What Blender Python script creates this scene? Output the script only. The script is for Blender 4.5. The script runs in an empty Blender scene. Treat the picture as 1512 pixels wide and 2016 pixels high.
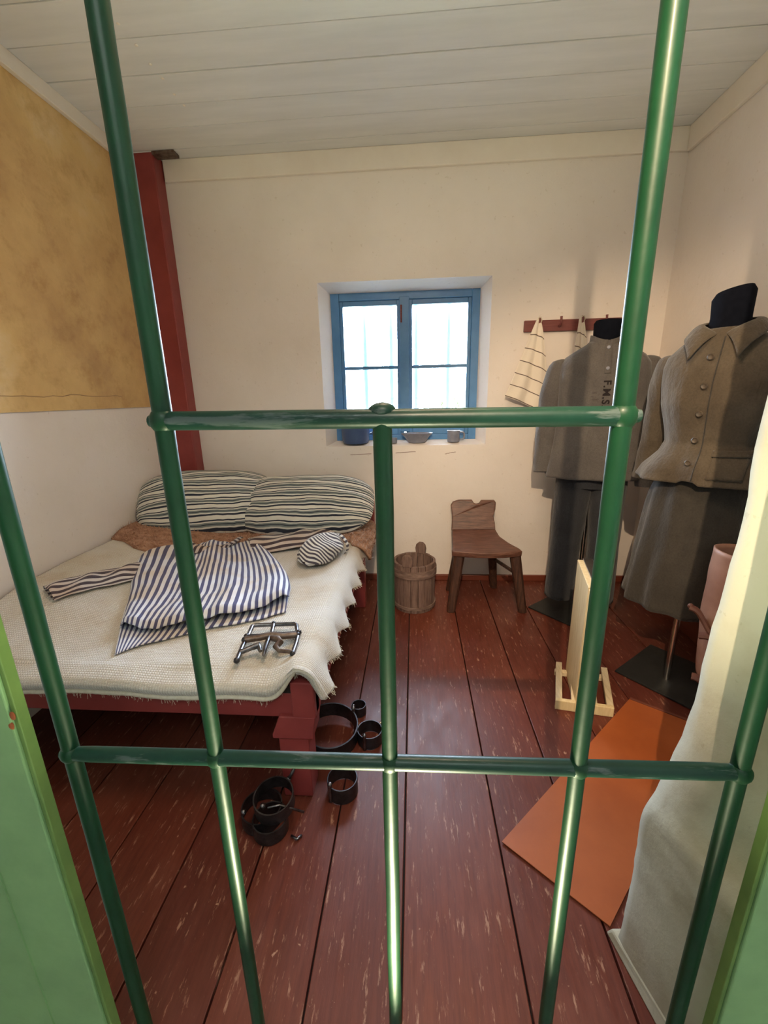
import bpy, bmesh, math, random
from mathutils import Vector, Matrix, noise
from mathutils.bvhtree import BVHTree
random.seed(7)
pi, sin, cos = math.pi, math.sin, math.cos
SC = bpy.context.scene
COL = SC.collection

# ------------------------------------------------------------------ camera
cam_d = bpy.data.cameras.new('camera'); cam = bpy.data.objects.new('camera', cam_d); COL.objects.link(cam)
cam_d.sensor_fit = 'HORIZONTAL'; cam_d.sensor_width = 36.0; cam_d.lens = 823.0 / 1512.0 * 36.0
cam_d.clip_start = 0.02
R = [[0.99739484, -0.00216825, -0.07210286], [0.06892251, -0.2663446, 0.96141055], [-0.02128879, -0.96387543, -0.26550129]]
cam.matrix_world = Matrix(((R[0][0], -R[0][1], -R[0][2], 0.0), (R[1][0], -R[1][1], -R[1][2], 0.0),
                           (R[2][0], -R[2][1], -R[2][2], 1.25), (0, 0, 0, 1)))
SC.camera = cam
# ------------------------------------------------------------------ world, lights, exposure
wd = bpy.data.worlds.new('sky'); SC.world = wd; wd.use_nodes = True
wbg = wd.node_tree.nodes['Background']
wbg.inputs[0].default_value = (0.66, 0.81, 1.0, 1); wbg.inputs[1].default_value = 52.0
SC.view_settings.view_transform = 'Standard'; SC.view_settings.look = 'None'
SC.view_settings.gamma = 1.0; SC.view_settings.exposure = 0.40; SC.view_settings.use_curve_mapping = False


def lamp(name, kind, loc, target, energy, color, **kw):
    d = bpy.data.lights.new(name, kind); d.energy = energy; d.color = color
    for k, v in kw.items(): setattr(d, k, v)
    o = bpy.data.objects.new(name, d); COL.objects.link(o); o.location = loc
    o.rotation_euler = (Vector(target) - Vector(loc)).to_track_quat('-Z', 'Y').to_euler()
    return o


# warm spot lamp in the corridor, shining through the gate at the mannequins
lamp('corridor_spot', 'SPOT', (0.0, -0.2, 1.98), (1.02, 2.2, 0.62), 130, (1.0, 0.74, 0.47), spot_size=math.radians(60), spot_blend=0.6, shadow_soft_size=0.006)
# added soft warm fill below the cell ceiling, to brighten the room
lamp('cell_warm_fill', 'AREA', (0.05, 1.0, 2.50), (0.05, 1.15, 0), 12, (1.0, 0.72, 0.50), shape='DISK', size=0.5)
# added neutral fill behind the visitor, stands in for corridor daylight
lamp('corridor_fill', 'AREA', (0.1, -0.9, 2.5), (0.1, -0.4, 0), 15, (0.95, 1.0, 0.96), shape='RECTANGLE', size=1.0, size_y=0.5)
# added upward spot without a fixture, brightens the lower gate bars
lamp('bar_foot_fill', 'SPOT', (-0.02, 0.25, 0.03), (-0.02, 0.38, 0.40), 75, (1.0, 0.97, 0.62), spot_size=math.radians(76), spot_blend=0.5, shadow_soft_size=0.08)
# portal in the window opening: emits nothing itself, only guides the sampling of the sky
prt = lamp('window_portal', 'AREA', (-0.06, 3.10, 1.42), (-0.06, 2.0, 1.42), 1, (1, 1, 1), shape='RECTANGLE', size=1.05, size_y=1.05)
prt.data.cycles.is_portal = True



# ------------------------------------------------------------------ material helpers
def new_mat(name):
    m = bpy.data.materials.new(name); m.use_nodes = True
    nt = m.node_tree; b = nt.nodes['Principled BSDF']
    return m, nt, b


def rgba(c): return (c[0], c[1], c[2], 1.0)


def ramp(nt, stops, fac, interp='LINEAR'):
    r = nt.nodes.new('ShaderNodeValToRGB'); cr = r.color_ramp; cr.interpolation = interp
    while len(cr.elements) < len(stops): cr.elements.new(0.5)
    for e, (p, c) in zip(cr.elements, stops): e.position = p; e.color = rgba(c)
    nt.links.new(fac, r.inputs[0]); return r.outputs[0]


def tnoise(nt, scale, detail=4, rough=0.55, stretch=None, coord='Object', rot=None):
    tc = nt.nodes.new('ShaderNodeTexCoord'); mp = nt.nodes.new('ShaderNodeMapping')
    if stretch: mp.inputs['Scale'].default_value = stretch
    if rot: mp.inputs['Rotation'].default_value = rot
    n = nt.nodes.new('ShaderNodeTexNoise'); n.inputs['Scale'].default_value = scale
    n.inputs['Detail'].default_value = detail; n.inputs['Roughness'].default_value = rough
    nt.links.new(tc.outputs[coord], mp.inputs[0]); nt.links.new(mp.outputs[0], n.inputs['Vector'])
    return n.outputs[0]


def bump(nt, b, h, strength=0.2, dist=0.01):
    n = nt.nodes.new('ShaderNodeBump'); n.inputs['Strength'].default_value = strength; n.inputs['Distance'].default_value = dist
    nt.links.new(h, n.inputs['Height']); nt.links.new(n.outputs[0], b.inputs['Normal']); return n


def mixc(nt, a, bb, fac, mode='MIX'):
    m = nt.nodes.new('ShaderNodeMix'); m.data_type = 'RGBA'; m.blend_type = mode
    if isinstance(fac, float): m.inputs[0].default_value = fac
    else: nt.links.new(fac, m.inputs[0])
    for i, x in ((6, a), (7, bb)):
        if isinstance(x, tuple): m.inputs[i].default_value = rgba(x)
        else: nt.links.new(x, m.inputs[i])
    return m.outputs[2]


def simple(name, c1, c2, scale=20, rough=0.6, metal=0.0, bmp=0.0, bdist=0.004, stretch=None, lo=0.35, hi=0.65, spec=None, bscale=None):
    m, nt, b = new_mat(name)
    f = tnoise(nt, scale, 5, 0.6, stretch)
    nt.links.new(ramp(nt, [(lo, c1), (hi, c2)], f), b.inputs['Base Color'])
    b.inputs['Roughness'].default_value = rough; b.inputs['Metallic'].default_value = metal
    if spec is not None: b.inputs['Specular IOR Level'].default_value = spec
    if bmp:
        h = f if bscale is None else tnoise(nt, bscale, 4, 0.6, stretch)
        bump(nt, b, h, bmp, bdist)
    return m


def stripes(name, stops, period_axis, freq, tint=None, rough=0.9, weave=900, wobble=0.0):
    """fabric with woven stripes that follow the cloth's own UV"""
    m, nt, b = new_mat(name)
    tc = nt.nodes.new('ShaderNodeTexCoord'); sp = nt.nodes.new('ShaderNodeSeparateXYZ'); nt.links.new(tc.outputs['UV'], sp.inputs[0])
    mu = nt.nodes.new('ShaderNodeMath'); mu.operation = 'MULTIPLY'; mu.inputs[1].default_value = freq
    nt.links.new(sp.outputs[period_axis], mu.inputs[0])
    src = mu.outputs[0]
    if wobble:
        w = tnoise(nt, 9, 2, 0.5)
        ma = nt.nodes.new('ShaderNodeMath'); ma.operation = 'MULTIPLY_ADD'; ma.inputs[1].default_value = wobble
        nt.links.new(w, ma.inputs[0]); nt.links.new(src, ma.inputs[2]); src = ma.outputs[0]
    fr = nt.nodes.new('ShaderNodeMath'); fr.operation = 'FRACT'; nt.links.new(src, fr.inputs[0])
    c = ramp(nt, stops, fr.outputs[0], 'CONSTANT')
    if tint:
        f = tnoise(nt, 6, 3, 0.5)
        c = mixc(nt, c, tint, ramp(nt, [(0.45, (0, 0, 0)), (0.62, (1, 1, 1))], f), 'MULTIPLY')
    nt.links.new(c, b.inputs['Base Color']); b.inputs['Roughness'].default_value = rough
    b.inputs['Sheen Weight'].default_value = 0.15; b.inputs['Specular IOR Level'].default_value = 0.15
    bump(nt, b, tnoise(nt, 40, 6, 0.7), 0.35, 0.004)
    return m


M = {}
# plaster
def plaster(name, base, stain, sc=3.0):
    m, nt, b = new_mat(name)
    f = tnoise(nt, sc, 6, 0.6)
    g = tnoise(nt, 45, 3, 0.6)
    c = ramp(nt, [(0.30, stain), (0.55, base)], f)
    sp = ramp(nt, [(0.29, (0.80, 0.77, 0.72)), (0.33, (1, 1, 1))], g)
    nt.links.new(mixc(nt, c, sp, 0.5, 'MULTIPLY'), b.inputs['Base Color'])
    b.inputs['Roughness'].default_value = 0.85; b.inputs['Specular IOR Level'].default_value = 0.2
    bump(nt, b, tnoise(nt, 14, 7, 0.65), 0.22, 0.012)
    return m


M['plaster'] = plaster('white_limewash', (0.80, 0.735, 0.685), (0.76, 0.695, 0.64))
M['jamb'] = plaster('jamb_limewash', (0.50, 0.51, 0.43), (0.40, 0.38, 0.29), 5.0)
M['trimwhite'] = simple('cream_trim_paint', (0.78, 0.70, 0.62), (0.82, 0.75, 0.67), 6, 0.5)
m, nt, b = new_mat('ochre_old_plaster')
f1 = tnoise(nt, 2.2, 7, 0.62); f2 = tnoise(nt, 9, 6, 0.7)
c = ramp(nt, [(0.26, (0.42, 0.25, 0.11)), (0.42, (0.60, 0.39, 0.17)), (0.56, (0.70, 0.48, 0.21)), (0.72, (0.74, 0.56, 0.32))], f1)
c2 = ramp(nt, [(0.25, (0.72, 0.63, 0.52)), (0.5, (1, 1, 1)), (0.8, (1.0, 0.97, 0.9))], f2)
nt.links.new(mixc(nt, c, c2, 0.8, 'MULTIPLY'), b.inputs['Base Color']); b.inputs['Roughness'].default_value = 0.9
bump(nt, b, f2, 0.25, 0.01); M['ochre'] = m


def floor_mat():
    m, nt, b = new_mat('red_brown_floor_paint')
    oi = nt.nodes.new('ShaderNodeObjectInfo')
    base = ramp(nt, [(0.0, (0.100, 0.022, 0.014)), (0.5, (0.130, 0.030, 0.017)), (1.0, (0.165, 0.040, 0.021))], oi.outputs['Random'])
    g = tnoise(nt, 16, 6, 0.7, (6, 0.5, 6))
    base = mixc(nt, base, ramp(nt, [(0.3, (0.55, 0.5, 0.5)), (0.6, (1, 1, 1))], g), 0.7, 'MULTIPLY')
    big = tnoise(nt, 2.0, 5, 0.65, (1.5, 0.7, 1))
    base = mixc(nt, base, (0.30, 0.12, 0.08), ramp(nt, [(0.50, (0, 0, 0)), (0.78, (0.30, 0.30, 0.30))], big))
    s = tnoise(nt, 30, 6, 0.72, (2.4, 0.40, 1), rot=(0, 0, 0.12))
    s2 = tnoise(nt, 38, 4, 0.6, (1.0, 0.8, 1))
    base = mixc(nt, base, (0.50, 0.30, 0.20), ramp(nt, [(0.69, (0, 0, 0)), (0.73, (0.6, 0.6, 0.6))], s2))
    base = mixc(nt, base, (0.46, 0.26, 0.17), ramp(nt, [(0.585, (0, 0, 0)), (0.66, (0.60, 0.60, 0.60))], s))
    nt.links.new(base, b.inputs['Base Color'])
    nt.links.new(ramp(nt, [(0.3, (0.34, 0.34, 0.34)), (0.75, (0.52, 0.52, 0.52))], tnoise(nt, 11, 5, 0.6, (2, 0.6, 1))), b.inputs['Roughness'])
    b.inputs['Specular IOR Level'].default_value = 0.35
    bump(nt, b, g, 0.12, 0.004)
    return m


M['floor'] = floor_mat()
M['crack'] = simple('ochre_crack', (0.36, 0.22, 0.11), (0.55, 0.36, 0.18), 6, 0.9)
M['dark'] = simple('dark_gap', (0.012, 0.009, 0.008), (0.02, 0.015, 0.012), 5, 0.9)
M['ceiling'] = simple('grey_white_ceiling_paint', (0.66, 0.65, 0.65), (0.73, 0.715, 0.715), 5, 0.65, bmp=0.06, bdist=0.004, stretch=(0.4, 3, 1))
M['gap'] = simple('ceiling_gap', (0.03, 0.028, 0.025), (0.05, 0.045, 0.04), 5, 0.9)
M['redpaint'] = simple('dull_red_paint', (0.24, 0.036, 0.034), (0.30, 0.050, 0.045), 8, 0.42, bmp=0.08, bdist=0.003)
M['base'] = simple('brown_baseboard_paint', (0.14, 0.032, 0.017), (0.18, 0.045, 0.024), 8, 0.35)


def green(name, c1, c2, rough, worn=None):
    m, nt, b = new_mat(name)
    c = ramp(nt, [(0.35, c1), (0.65, c2)], tnoise(nt, 14, 4, 0.6))
    if worn:
        c = mixc(nt, c, worn, ramp(nt, [(0.56, (0, 0, 0)), (0.62, (0.8, 0.8, 0.8))], tnoise(nt, 22, 5, 0.7, (0.35, 2.5, 2.5))))
    nt.links.new(c, b.inputs['Base Color']); b.inputs['Roughness'].default_value = rough
    b.inputs['Coat Weight'].default_value = 0.04; b.inputs['Coat Roughness'].default_value = 0.18; b.inputs['Specular IOR Level'].default_value = 0.28
    bump(nt, b, tnoise(nt, 60, 3, 0.5), 0.10, 0.003)
    return m


M['green'] = green('dark_green_gloss', (0.0022, 0.030, 0.011), (0.0034, 0.039, 0.014), 0.46)
M['greenworn'] = green('dark_green_worn', (0.004, 0.028, 0.018), (0.007, 0.038, 0.024), 0.4, (0.075, 0.10, 0.095))
M['lightgreen'] = green('light_green_paint', (0.19, 0.34, 0.15), (0.22, 0.39, 0.17), 0.5)
M['olivegreen'] = green('olive_green_edge', (0.11, 0.20, 0.055), (0.14, 0.24, 0.065), 0.5)
M['rust'] = simple('rust', (0.35, 0.10, 0.02), (0.20, 0.05, 0.02), 30, 0.9)


def knit():
    m, nt, b = new_mat('cream_wool_knit')
    f = tnoise(nt, 2.6, 5, 0.6)
    c = ramp(nt, [(0.30, (0.60, 0.48, 0.34)), (0.44, (0.71, 0.65, 0.56)), (0.58, (0.76, 0.73, 0.68))], f)
    st = tnoise(nt, 7, 6, 0.7)
    c = mixc(nt, c, (0.38, 0.27, 0.14), ramp(nt, [(0.64, (0, 0, 0)), (0.74, (0.5, 0.5, 0.5))], st))
    tc = nt.nodes.new('ShaderNodeTexCoord'); mp = nt.nodes.new('ShaderNodeMapping'); nt.links.new(tc.outputs['UV'], mp.inputs[0])
    w1 = nt.nodes.new('ShaderNodeTexWave'); w1.bands_direction = 'X'; w1.inputs['Scale'].default_value = 40; w1.inputs['Distortion'].default_value = 1.2; w1.inputs['Detail'].default_value = 2; w1.inputs['Detail Scale'].default_value = 3
    w2 = nt.nodes.new('ShaderNodeTexWave'); w2.bands_direction = 'Y'; w2.inputs['Scale'].default_value = 40; w2.inputs['Distortion'].default_value = 1.2; w2.inputs['Detail'].default_value = 2; w2.inputs['Detail Scale'].default_value = 3
    for w in (w1, w2): nt.links.new(mp.outputs[0], w.inputs['Vector'])
    mm = nt.nodes.new('ShaderNodeMath'); mm.operation = 'MULTIPLY'; nt.links.new(w1.outputs['Fac'], mm.inputs[0]); nt.links.new(w2.outputs['Fac'], mm.inputs[1])
    c = mixc(nt, c, ramp(nt, [(0.0, (0.70, 0.66, 0.60)), (0.35, (1, 1, 1))], mm.outputs[0]), 0.75, 'MULTIPLY')
    nt.links.new(c, b.inputs['Base Color']); b.inputs['Roughness'].default_value = 0.95; b.inputs['Sheen Weight'].default_value = 0.3
    b.inputs['Specular IOR Level'].default_value = 0.1
    bump(nt, b, mm.outputs[0], 0.6, 0.006)
    return m


M['knit'] = knit()
M['hem'] = simple('cream_wool_hem', (0.62, 0.55, 0.42), (0.72, 0.66, 0.54), 60, 0.95, bmp=0.5, bdist=0.004)
cream, navy, grn = (0.66, 0.64, 0.57), (0.030, 0.036, 0.055), (0.20, 0.23, 0.22)
M['pillow'] = stripes('pillow_ticking', [(0.0, cream), (0.24, navy), (0.40, cream), (0.50, grn), (0.60, navy), (0.66, grn), (0.76, cream), (0.84, navy), (0.94, cream)], 1, 7, wobble=0.3)
white, blue = (0.72, 0.74, 0.80), (0.085, 0.090, 0.19)
M['shirt'] = stripes('shirt_stripes', [(0.0, white), (0.52, blue)], 0, 26, (0.92, 0.80, 0.66), wobble=0.15)
M['sleeve'] = stripes('sleeve_stripes', [(0.0, (0.60, 0.55, 0.52)), (0.50, (0.075, 0.06, 0.075))], 0, 12, (0.92, 0.80, 0.70), wobble=0.15)
M['cap'] = stripes('cap_stripes', [(0.0, (0.68, 0.66, 0.62)), (0.50, (0.075, 0.065, 0.085))], 0, 15, wobble=0.8)
M['towel'] = stripes('towel_lines', [(0.0, (0.80, 0.72, 0.62)), (0.93, (0.14, 0.10, 0.08))], 1, 6, wobble=0.1)
M['fur'] = simple('brown_fleece', (0.26, 0.125, 0.075), (0.50, 0.29, 0.19), 30, 1.0, bmp=0.9, bdist=0.02, lo=0.3, hi=0.7)
M['furtip'] = simple('fleece_strands', (0.36, 0.19, 0.12), (0.60, 0.38, 0.27), 12, 1.0)
M['furpale'] = simple('pale_fleece', (0.45, 0.31, 0.27), (0.62, 0.50, 0.46), 26, 1.0, bmp=0.9, bdist=0.02)


def cloth(name, c1, c2, b1=0.3):
    m, nt, b = new_mat(name)
    f = tnoise(nt, 7, 5, 0.6); w = tnoise(nt, 160, 2, 0.5)
    c = ramp(nt, [(0.35, c1), (0.65, c2)], f)
    c = mixc(nt, c, ramp(nt, [(0.3, (0.78, 0.78, 0.78)), (0.6, (1, 1, 1))], w), 0.8, 'MULTIPLY')
    nt.links.new(c, b.inputs['Base Color']); b.inputs['Roughness'].default_value = 0.9; b.inputs['Specular IOR Level'].default_value = 0.15
    b.inputs['Sheen Weight'].default_value = 0.2
    bump(nt, b, tnoise(nt, 11, 7, 0.62, (1.3, 1.3, 0.6)), b1 * 1.6, 0.022)
    return m


M['tunic'] = cloth('grey_tunic_cloth', (0.098, 0.088, 0.084), (0.130, 0.118, 0.110))
M['trouser'] = cloth('dark_trouser_cloth', (0.030, 0.032, 0.038), (0.042, 0.044, 0.050))
M['jacket'] = cloth('brown_grey_linen', (0.076, 0.059, 0.042), (0.112, 0.090, 0.065), 0.45)
M['skirt'] = cloth('dark_grey_skirt_cloth', (0.038, 0.034, 0.029), (0.055, 0.049, 0.042))
M['black'] = simple('black_jersey', (0.003, 0.004, 0.008), (0.005, 0.006, 0.011), 60, 0.95, spec=0.1)
M['ink'] = simple('stencil_ink', (0.010, 0.006, 0.007), (0.015, 0.009, 0.010), 40, 0.9)
M['inkfaint'] = simple('faded_ink', (0.075, 0.062, 0.062), (0.095, 0.080, 0.078), 40, 0.9)
M['horn'] = simple('horn_button', (0.055, 0.042, 0.030), (0.10, 0.075, 0.052), 60, 0.5)
M['shiny'] = simple('metal_button', (0.55, 0.55, 0.55), (0.65, 0.65, 0.65), 60, 0.25, metal=1.0)
M['blackmetal'] = simple('black_powder_coat', (0.010, 0.011, 0.011), (0.016, 0.017, 0.017), 40, 0.5)
M['steel'] = simple('polished_steel', (0.55, 0.53, 0.50), (0.65, 0.62, 0.58), 40, 0.22, metal=1.0)
M['iron'] = simple('blackened_iron', (0.045, 0.043, 0.047), (0.085, 0.080, 0.085), 30, 0.42, metal=0.85, bmp=0.2, bdist=0.002)
M['ironclamp'] = simple('worn_iron', (0.11, 0.108, 0.115), (0.25, 0.245, 0.26), 40, 0.32, metal=1.0, bmp=0.15, bdist=0.002)
M['ironrust'] = simple('brown_iron', (0.12, 0.075, 0.055), (0.24, 0.19, 0.16), 40, 0.45, metal=0.8, bmp=0.2, bdist=0.002)


def wood(name, c1, c2, c3, stretch, rough=0.6, scale=9, bm=0.25):
    m, nt, b = new_mat(name)
    f = tnoise(nt, scale, 7, 0.65, stretch)
    nt.links.new(ramp(nt, [(0.28, c1), (0.5, c2), (0.72, c3)], f), b.inputs['Base Color']); b.inputs['Roughness'].default_value = rough
    bump(nt, b, f, bm, 0.004); return m


M['chairwood'] = wood('old_brown_wood', (0.045, 0.019, 0.012), (0.125, 0.052, 0.033), (0.205, 0.098, 0.066), (1.2, 9, 9), 0.5)
M['legwood'] = wood('dark_leg_wood', (0.022, 0.010, 0.007), (0.060, 0.025, 0.015), (0.11, 0.048, 0.028), (9, 9, 1.2), 0.55)
M['stave'] = wood('weathered_stave_wood', (0.085, 0.048, 0.038), (0.165, 0.100, 0.080), (0.25, 0.165, 0.130), (9, 9, 1.0), 0.75)
M['hoop'] = wood('hoop_wood', (0.09, 0.052, 0.042), (0.18, 0.115, 0.092), (0.30, 0.205, 0.165), (2, 2, 9), 0.7)
M['pale'] = wood('pale_pine', (0.55, 0.40, 0.20), (0.66, 0.51, 0.28), (0.74, 0.60, 0.36), (9, 9, 1.0), 0.55, bm=0.1)
M['palelath'] = wood('pale_lath', (0.50, 0.39, 0.24), (0.62, 0.50, 0.32), (0.72, 0.60, 0.40), (9, 1.0, 9), 0.55, bm=0.1)
M['rack'] = wood('red_brown_rack', (0.12, 0.03, 0.028), (0.17, 0.045, 0.04), (0.22, 0.062, 0.055), (1, 9, 9), 0.5, bm=0.1)
M['mat'] = simple('orange_leather', (0.30, 0.072, 0.018), (0.36, 0.092, 0.024), 5, 0.42, bmp=0.08, bdist=0.003, bscale=60)
M['matedge'] = simple('leather_edge', (0.11, 0.028, 0.014), (0.15, 0.038, 0.018), 20, 0.6)
M['hide'] = simple('pinkish_leather', (0.34, 0.16, 0.11), (0.46, 0.25, 0.17), 7, 0.5, bmp=0.15, bdist=0.004)
M['hidestrap'] = simple('leather_strap', (0.13, 0.045, 0.028), (0.21, 0.085, 0.055), 20, 0.55, bmp=0.2, bdist=0.003)
M['blueframe'] = simple('blue_window_paint', (0.065, 0.20, 0.42), (0.085, 0.24, 0.48), 9, 0.4)
M['bluepot'] = simple('blue_enamel', (0.06, 0.10, 0.22), (0.08, 0.13, 0.26), 9, 0.35)
M['pewter'] = simple('grey_enamel', (0.16, 0.17, 0.22), (0.24, 0.25, 0.30), 20, 0.35)
M['barext'] = simple('grey_bar_paint', (0.16, 0.30, 0.40), (0.20, 0.36, 0.46), 9, 0.5)
M['stone'] = simple('grey_stone_floor', (0.20, 0.21, 0.17), (0.30, 0.31, 0.26), 4, 0.7, bmp=0.2, bdist=0.01)
M['grass'] = simple('grass', (0.24, 0.25, 0.14), (0.34, 0.34, 0.20), 6, 0.9, bmp=0.4, bdist=0.05)
M['leaf'] = simple('green_leaves', (0.014, 0.026, 0.004), (0.035, 0.055, 0.010), 3, 0.6, spec=0.1)
M['bark'] = simple('bark', (0.10, 0.07, 0.045), (0.18, 0.13, 0.09), 12, 0.9, bmp=0.5, bdist=0.02)
m, nt, b = new_mat('window_glass')
nt.nodes.remove(b); gl = nt.nodes.new('ShaderNodeBsdfGlossy'); gl.inputs['Roughness'].default_value = 0.02
tr = nt.nodes.new('ShaderNodeBsdfTransparent'); fr = nt.nodes.new('ShaderNodeFresnel'); fr.inputs[0].default_value = 1.45
mx = nt.nodes.new('ShaderNodeMixShader'); nt.links.new(fr.outputs[0], mx.inputs[0]); nt.links.new(tr.outputs[0], mx.inputs[1]); nt.links.new(gl.outputs[0], mx.inputs[2])
nt.links.new(mx.outputs[0], nt.nodes['Material Output'].inputs[0]); M['glass'] = m


# ------------------------------------------------------------------ geometry helpers
class MB:
    def __init__(s): s.v = []; s.f = []; s.uv = {}
    def add(s, vs, fs):
        o = len(s.v); s.v += [Vector(p) for p in vs]; s.f += [tuple(i + o for i in q) for q in fs]; return o
    def box(s, c, size, rot=None):
        x, y, z = (k / 2 for k in size)
        vs = [Vector((a, bb, cc)) for a in (-x, x) for bb in (-y, y) for cc in (-z, z)]
        if rot is not None: vs = [rot @ p for p in vs]
        s.add([p + Vector(c) for p in vs], [(0, 1, 3, 2), (4, 6, 7, 5), (0, 4, 5, 1), (2, 3, 7, 6), (0, 2, 6, 4), (1, 5, 7, 3)]); return s
    def span(s, a, bb):
        return s.box([(p + q) / 2 for p, q in zip(a, bb)], [abs(q - p) for p, q in zip(a, bb)])
    def prism(s, poly, z0, z1):
        n = len(poly)
        s.add([(p[0], p[1], z0) for p in poly] + [(p[0], p[1], z1) for p in poly],
              [tuple(range(n))[::-1], tuple(range(n, 2 * n))] + [(i, (i + 1) % n, n + (i + 1) % n, n + i) for i in range(n)]); return s
    def loft(s, rings, closed=True, cap=True):
        n = len(rings[0]); o = len(s.v)
        for r in rings: s.v += [Vector(p) for p in r]
        m = n if closed else n - 1
        for i in range(len(rings) - 1):
            for j in range(m):
                k = (j + 1) % n
                s.f.append((o + i * n + j, o + i * n + k, o + (i + 1) * n + k, o + (i + 1) * n + j))
        if cap and closed:
            s.f.append(tuple(o + j for j in range(n))[::-1]); s.f.append(tuple(o + (len(rings) - 1) * n + j for j in range(n)))
        return s
    def tube(s, path, r, n=10, cap=True, sx=1.0):
        path = [Vector(p) for p in path]; rings = []; up = None
        for i, p in enumerate(path):
            t = (path[min(i + 1, len(path) - 1)] - path[max(i - 1, 0)]).normalized()
            if up is None:
                up = Vector((0, 0, 1)) if abs(t.z) < 0.9 else Vector((0, 1, 0))
            a = t.cross(up)
            a = a.normalized() if a.length > 1e-5 else Vector((1, 0, 0)); bb = a.cross(t).normalized(); up = bb
            rr = r[i] if isinstance(r, (list, tuple)) else r
            rings.append([p + a * (cos(2 * pi * k / n) * rr * sx) + bb * (sin(2 * pi * k / n) * rr) for k in range(n)])
        return s.loft(rings, True, cap)
    def lathe(s, prof, c=(0, 0, 0), n=24, axis=None):
        rings = [[Vector((r * cos(2 * pi * k / n), r * sin(2 * pi * k / n), z)) for k in range(n)] for r, z in prof]
        if axis is not None:
            q = Vector((0, 0, 1)).rotation_difference(Vector(axis).normalized())
            rings = [[q @ p for p in rg] for rg in rings]
        return s.loft([[p + Vector(c) for p in rg] for rg in rings])
    def ball(s, c, r, n=10, sq=(1, 1, 1)):
        c = Vector(c)
        rings = [[c + Vector((r * sq[0] * sin(a) * cos(2 * pi * k / n), r * sq[1] * sin(a) * sin(2 * pi * k / n), r * sq[2] * cos(a))) for k in range(n)]
                 for a in [pi * (0.02 + 0.96 * i / (n // 2 + 1)) for i in range(n // 2 + 2)]]
        return s.loft(rings[::-1])
    def grid(s, fn, nu, nv, u0=0, u1=1, v0=0, v1=1):
        """fn(u,v)->point; records UV"""
        o = len(s.v)
        for j in range(nv + 1):
            for i in range(nu + 1):
                u = u0 + (u1 - u0) * i / nu; v = v0 + (v1 - v0) * j / nv
                s.uv[len(s.v)] = (u, v); s.v.append(Vector(fn(u, v)))
        for j in range(nv):
            for i in range(nu):
                a = o + j * (nu + 1) + i
                s.f.append((a, a + 1, a + nu + 2, a + nu + 1))
        return s
    def obj(s, name, mat, parent=None, smooth=False, bevel=0, solid=0, sub=0, origin=None, offset=-1, segs=2):
        me = bpy.data.meshes.new(name)
        org = Vector(origin) if origin is not None else Vector((0, 0, 0))
        me.from_pydata([tuple(p - org) for p in s.v], [], s.f)
        if s.uv:
            ul = me.uv_layers.new(name='UVMap')
            for lp in me.loops:
                ul.data[lp.index].uv = s.uv.get(lp.vertex_index, (0, 0))
        bm = bmesh.new(); bm.from_mesh(me)
        if not s.uv or solid == 0: bmesh.ops.recalc_face_normals(bm, faces=bm.faces)
        bm.to_mesh(me); bm.free()
        me.materials.append(M[mat] if isinstance(mat, str) else mat)
        o = bpy.data.objects.new(name, me); COL.objects.link(o); o.location = org
        if parent is not None:
            o.parent = parent
            o.location = org - world_loc(parent) if origin is not None else -world_loc(parent)
        if solid:
            md = o.modifiers.new('thickness', 'SOLIDIFY'); md.thickness = solid; md.offset = offset
        if sub:
            md = o.modifiers.new('smooth', 'SUBSURF'); md.levels = sub; md.render_levels = sub
        if bevel:
            md = o.modifiers.new('bevel', 'BEVEL'); md.width = bevel; md.segments = segs; md.limit_method = 'ANGLE'
        if smooth:
            for p in me.polygons: p.use_smooth = True
            if bevel or smooth == 'auto':
                me.set_sharp_from_angle(angle=math.radians(38))
        return o


def world_loc(o):
    p = Vector((0, 0, 0))
    while o is not None: p += o.location; o = o.parent
    return p


def tag(o, label, cat, group=None, kind=None):
    o['label'] = label; o['category'] = cat
    if group: o['group'] = group
    if kind: o['kind'] = kind
    return o


def thing(name, loc, label, cat, group=None, kind=None):
    o = bpy.data.objects.new(name, None); COL.objects.link(o); o.location = loc; o.empty_display_size = 0.1
    return tag(o, label, cat, group, kind)


def nz(x, y=0.0, z=0.0): return noise.noise(Vector((x, y, z)))
def sstep(t): t = max(0.0, min(1.0, t)); return t * t * (3 - 2 * t)
def lerp(a, b, t): return a + (b - a) * t
def interp(tab, x):
    if x <= tab[0][0]: return tab[0][1]
    for (a, va), (b, vb) in zip(tab, tab[1:]):
        if x <= b:
            t = (x - a) / (b - a)
            if isinstance(va, tuple): return tuple(lerp(p, q, t) for p, q in zip(va, vb))
            return lerp(va, vb, t)
    return tab[-1][1]
def crv(pts, n=8):
    """Catmull-Rom through pts"""
    P = [Vector(p) for p in pts]; out = []
    for i in range(len(P) - 1):
        p0, p1, p2, p3 = P[max(i - 1, 0)], P[i], P[i + 1], P[min(i + 2, len(P) - 1)]
        for k in range(n):
            t = k / n
            out.append(0.5 * ((2 * p1) + (p2 - p0) * t + (2 * p0 - 5 * p1 + 4 * p2 - p3) * t * t + (3 * p1 - p0 - 3 * p2 + p3) * t ** 3))
    return out + [P[-1]]
def at_curve(c, t):
    f = max(0, min(1, t)) * (len(c) - 1); i = min(int(f), len(c) - 2); return c[i].lerp(c[i + 1], f - i)


XL, XR, YB, ZC = -1.58, 1.45, 2.74, 2.57
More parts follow.
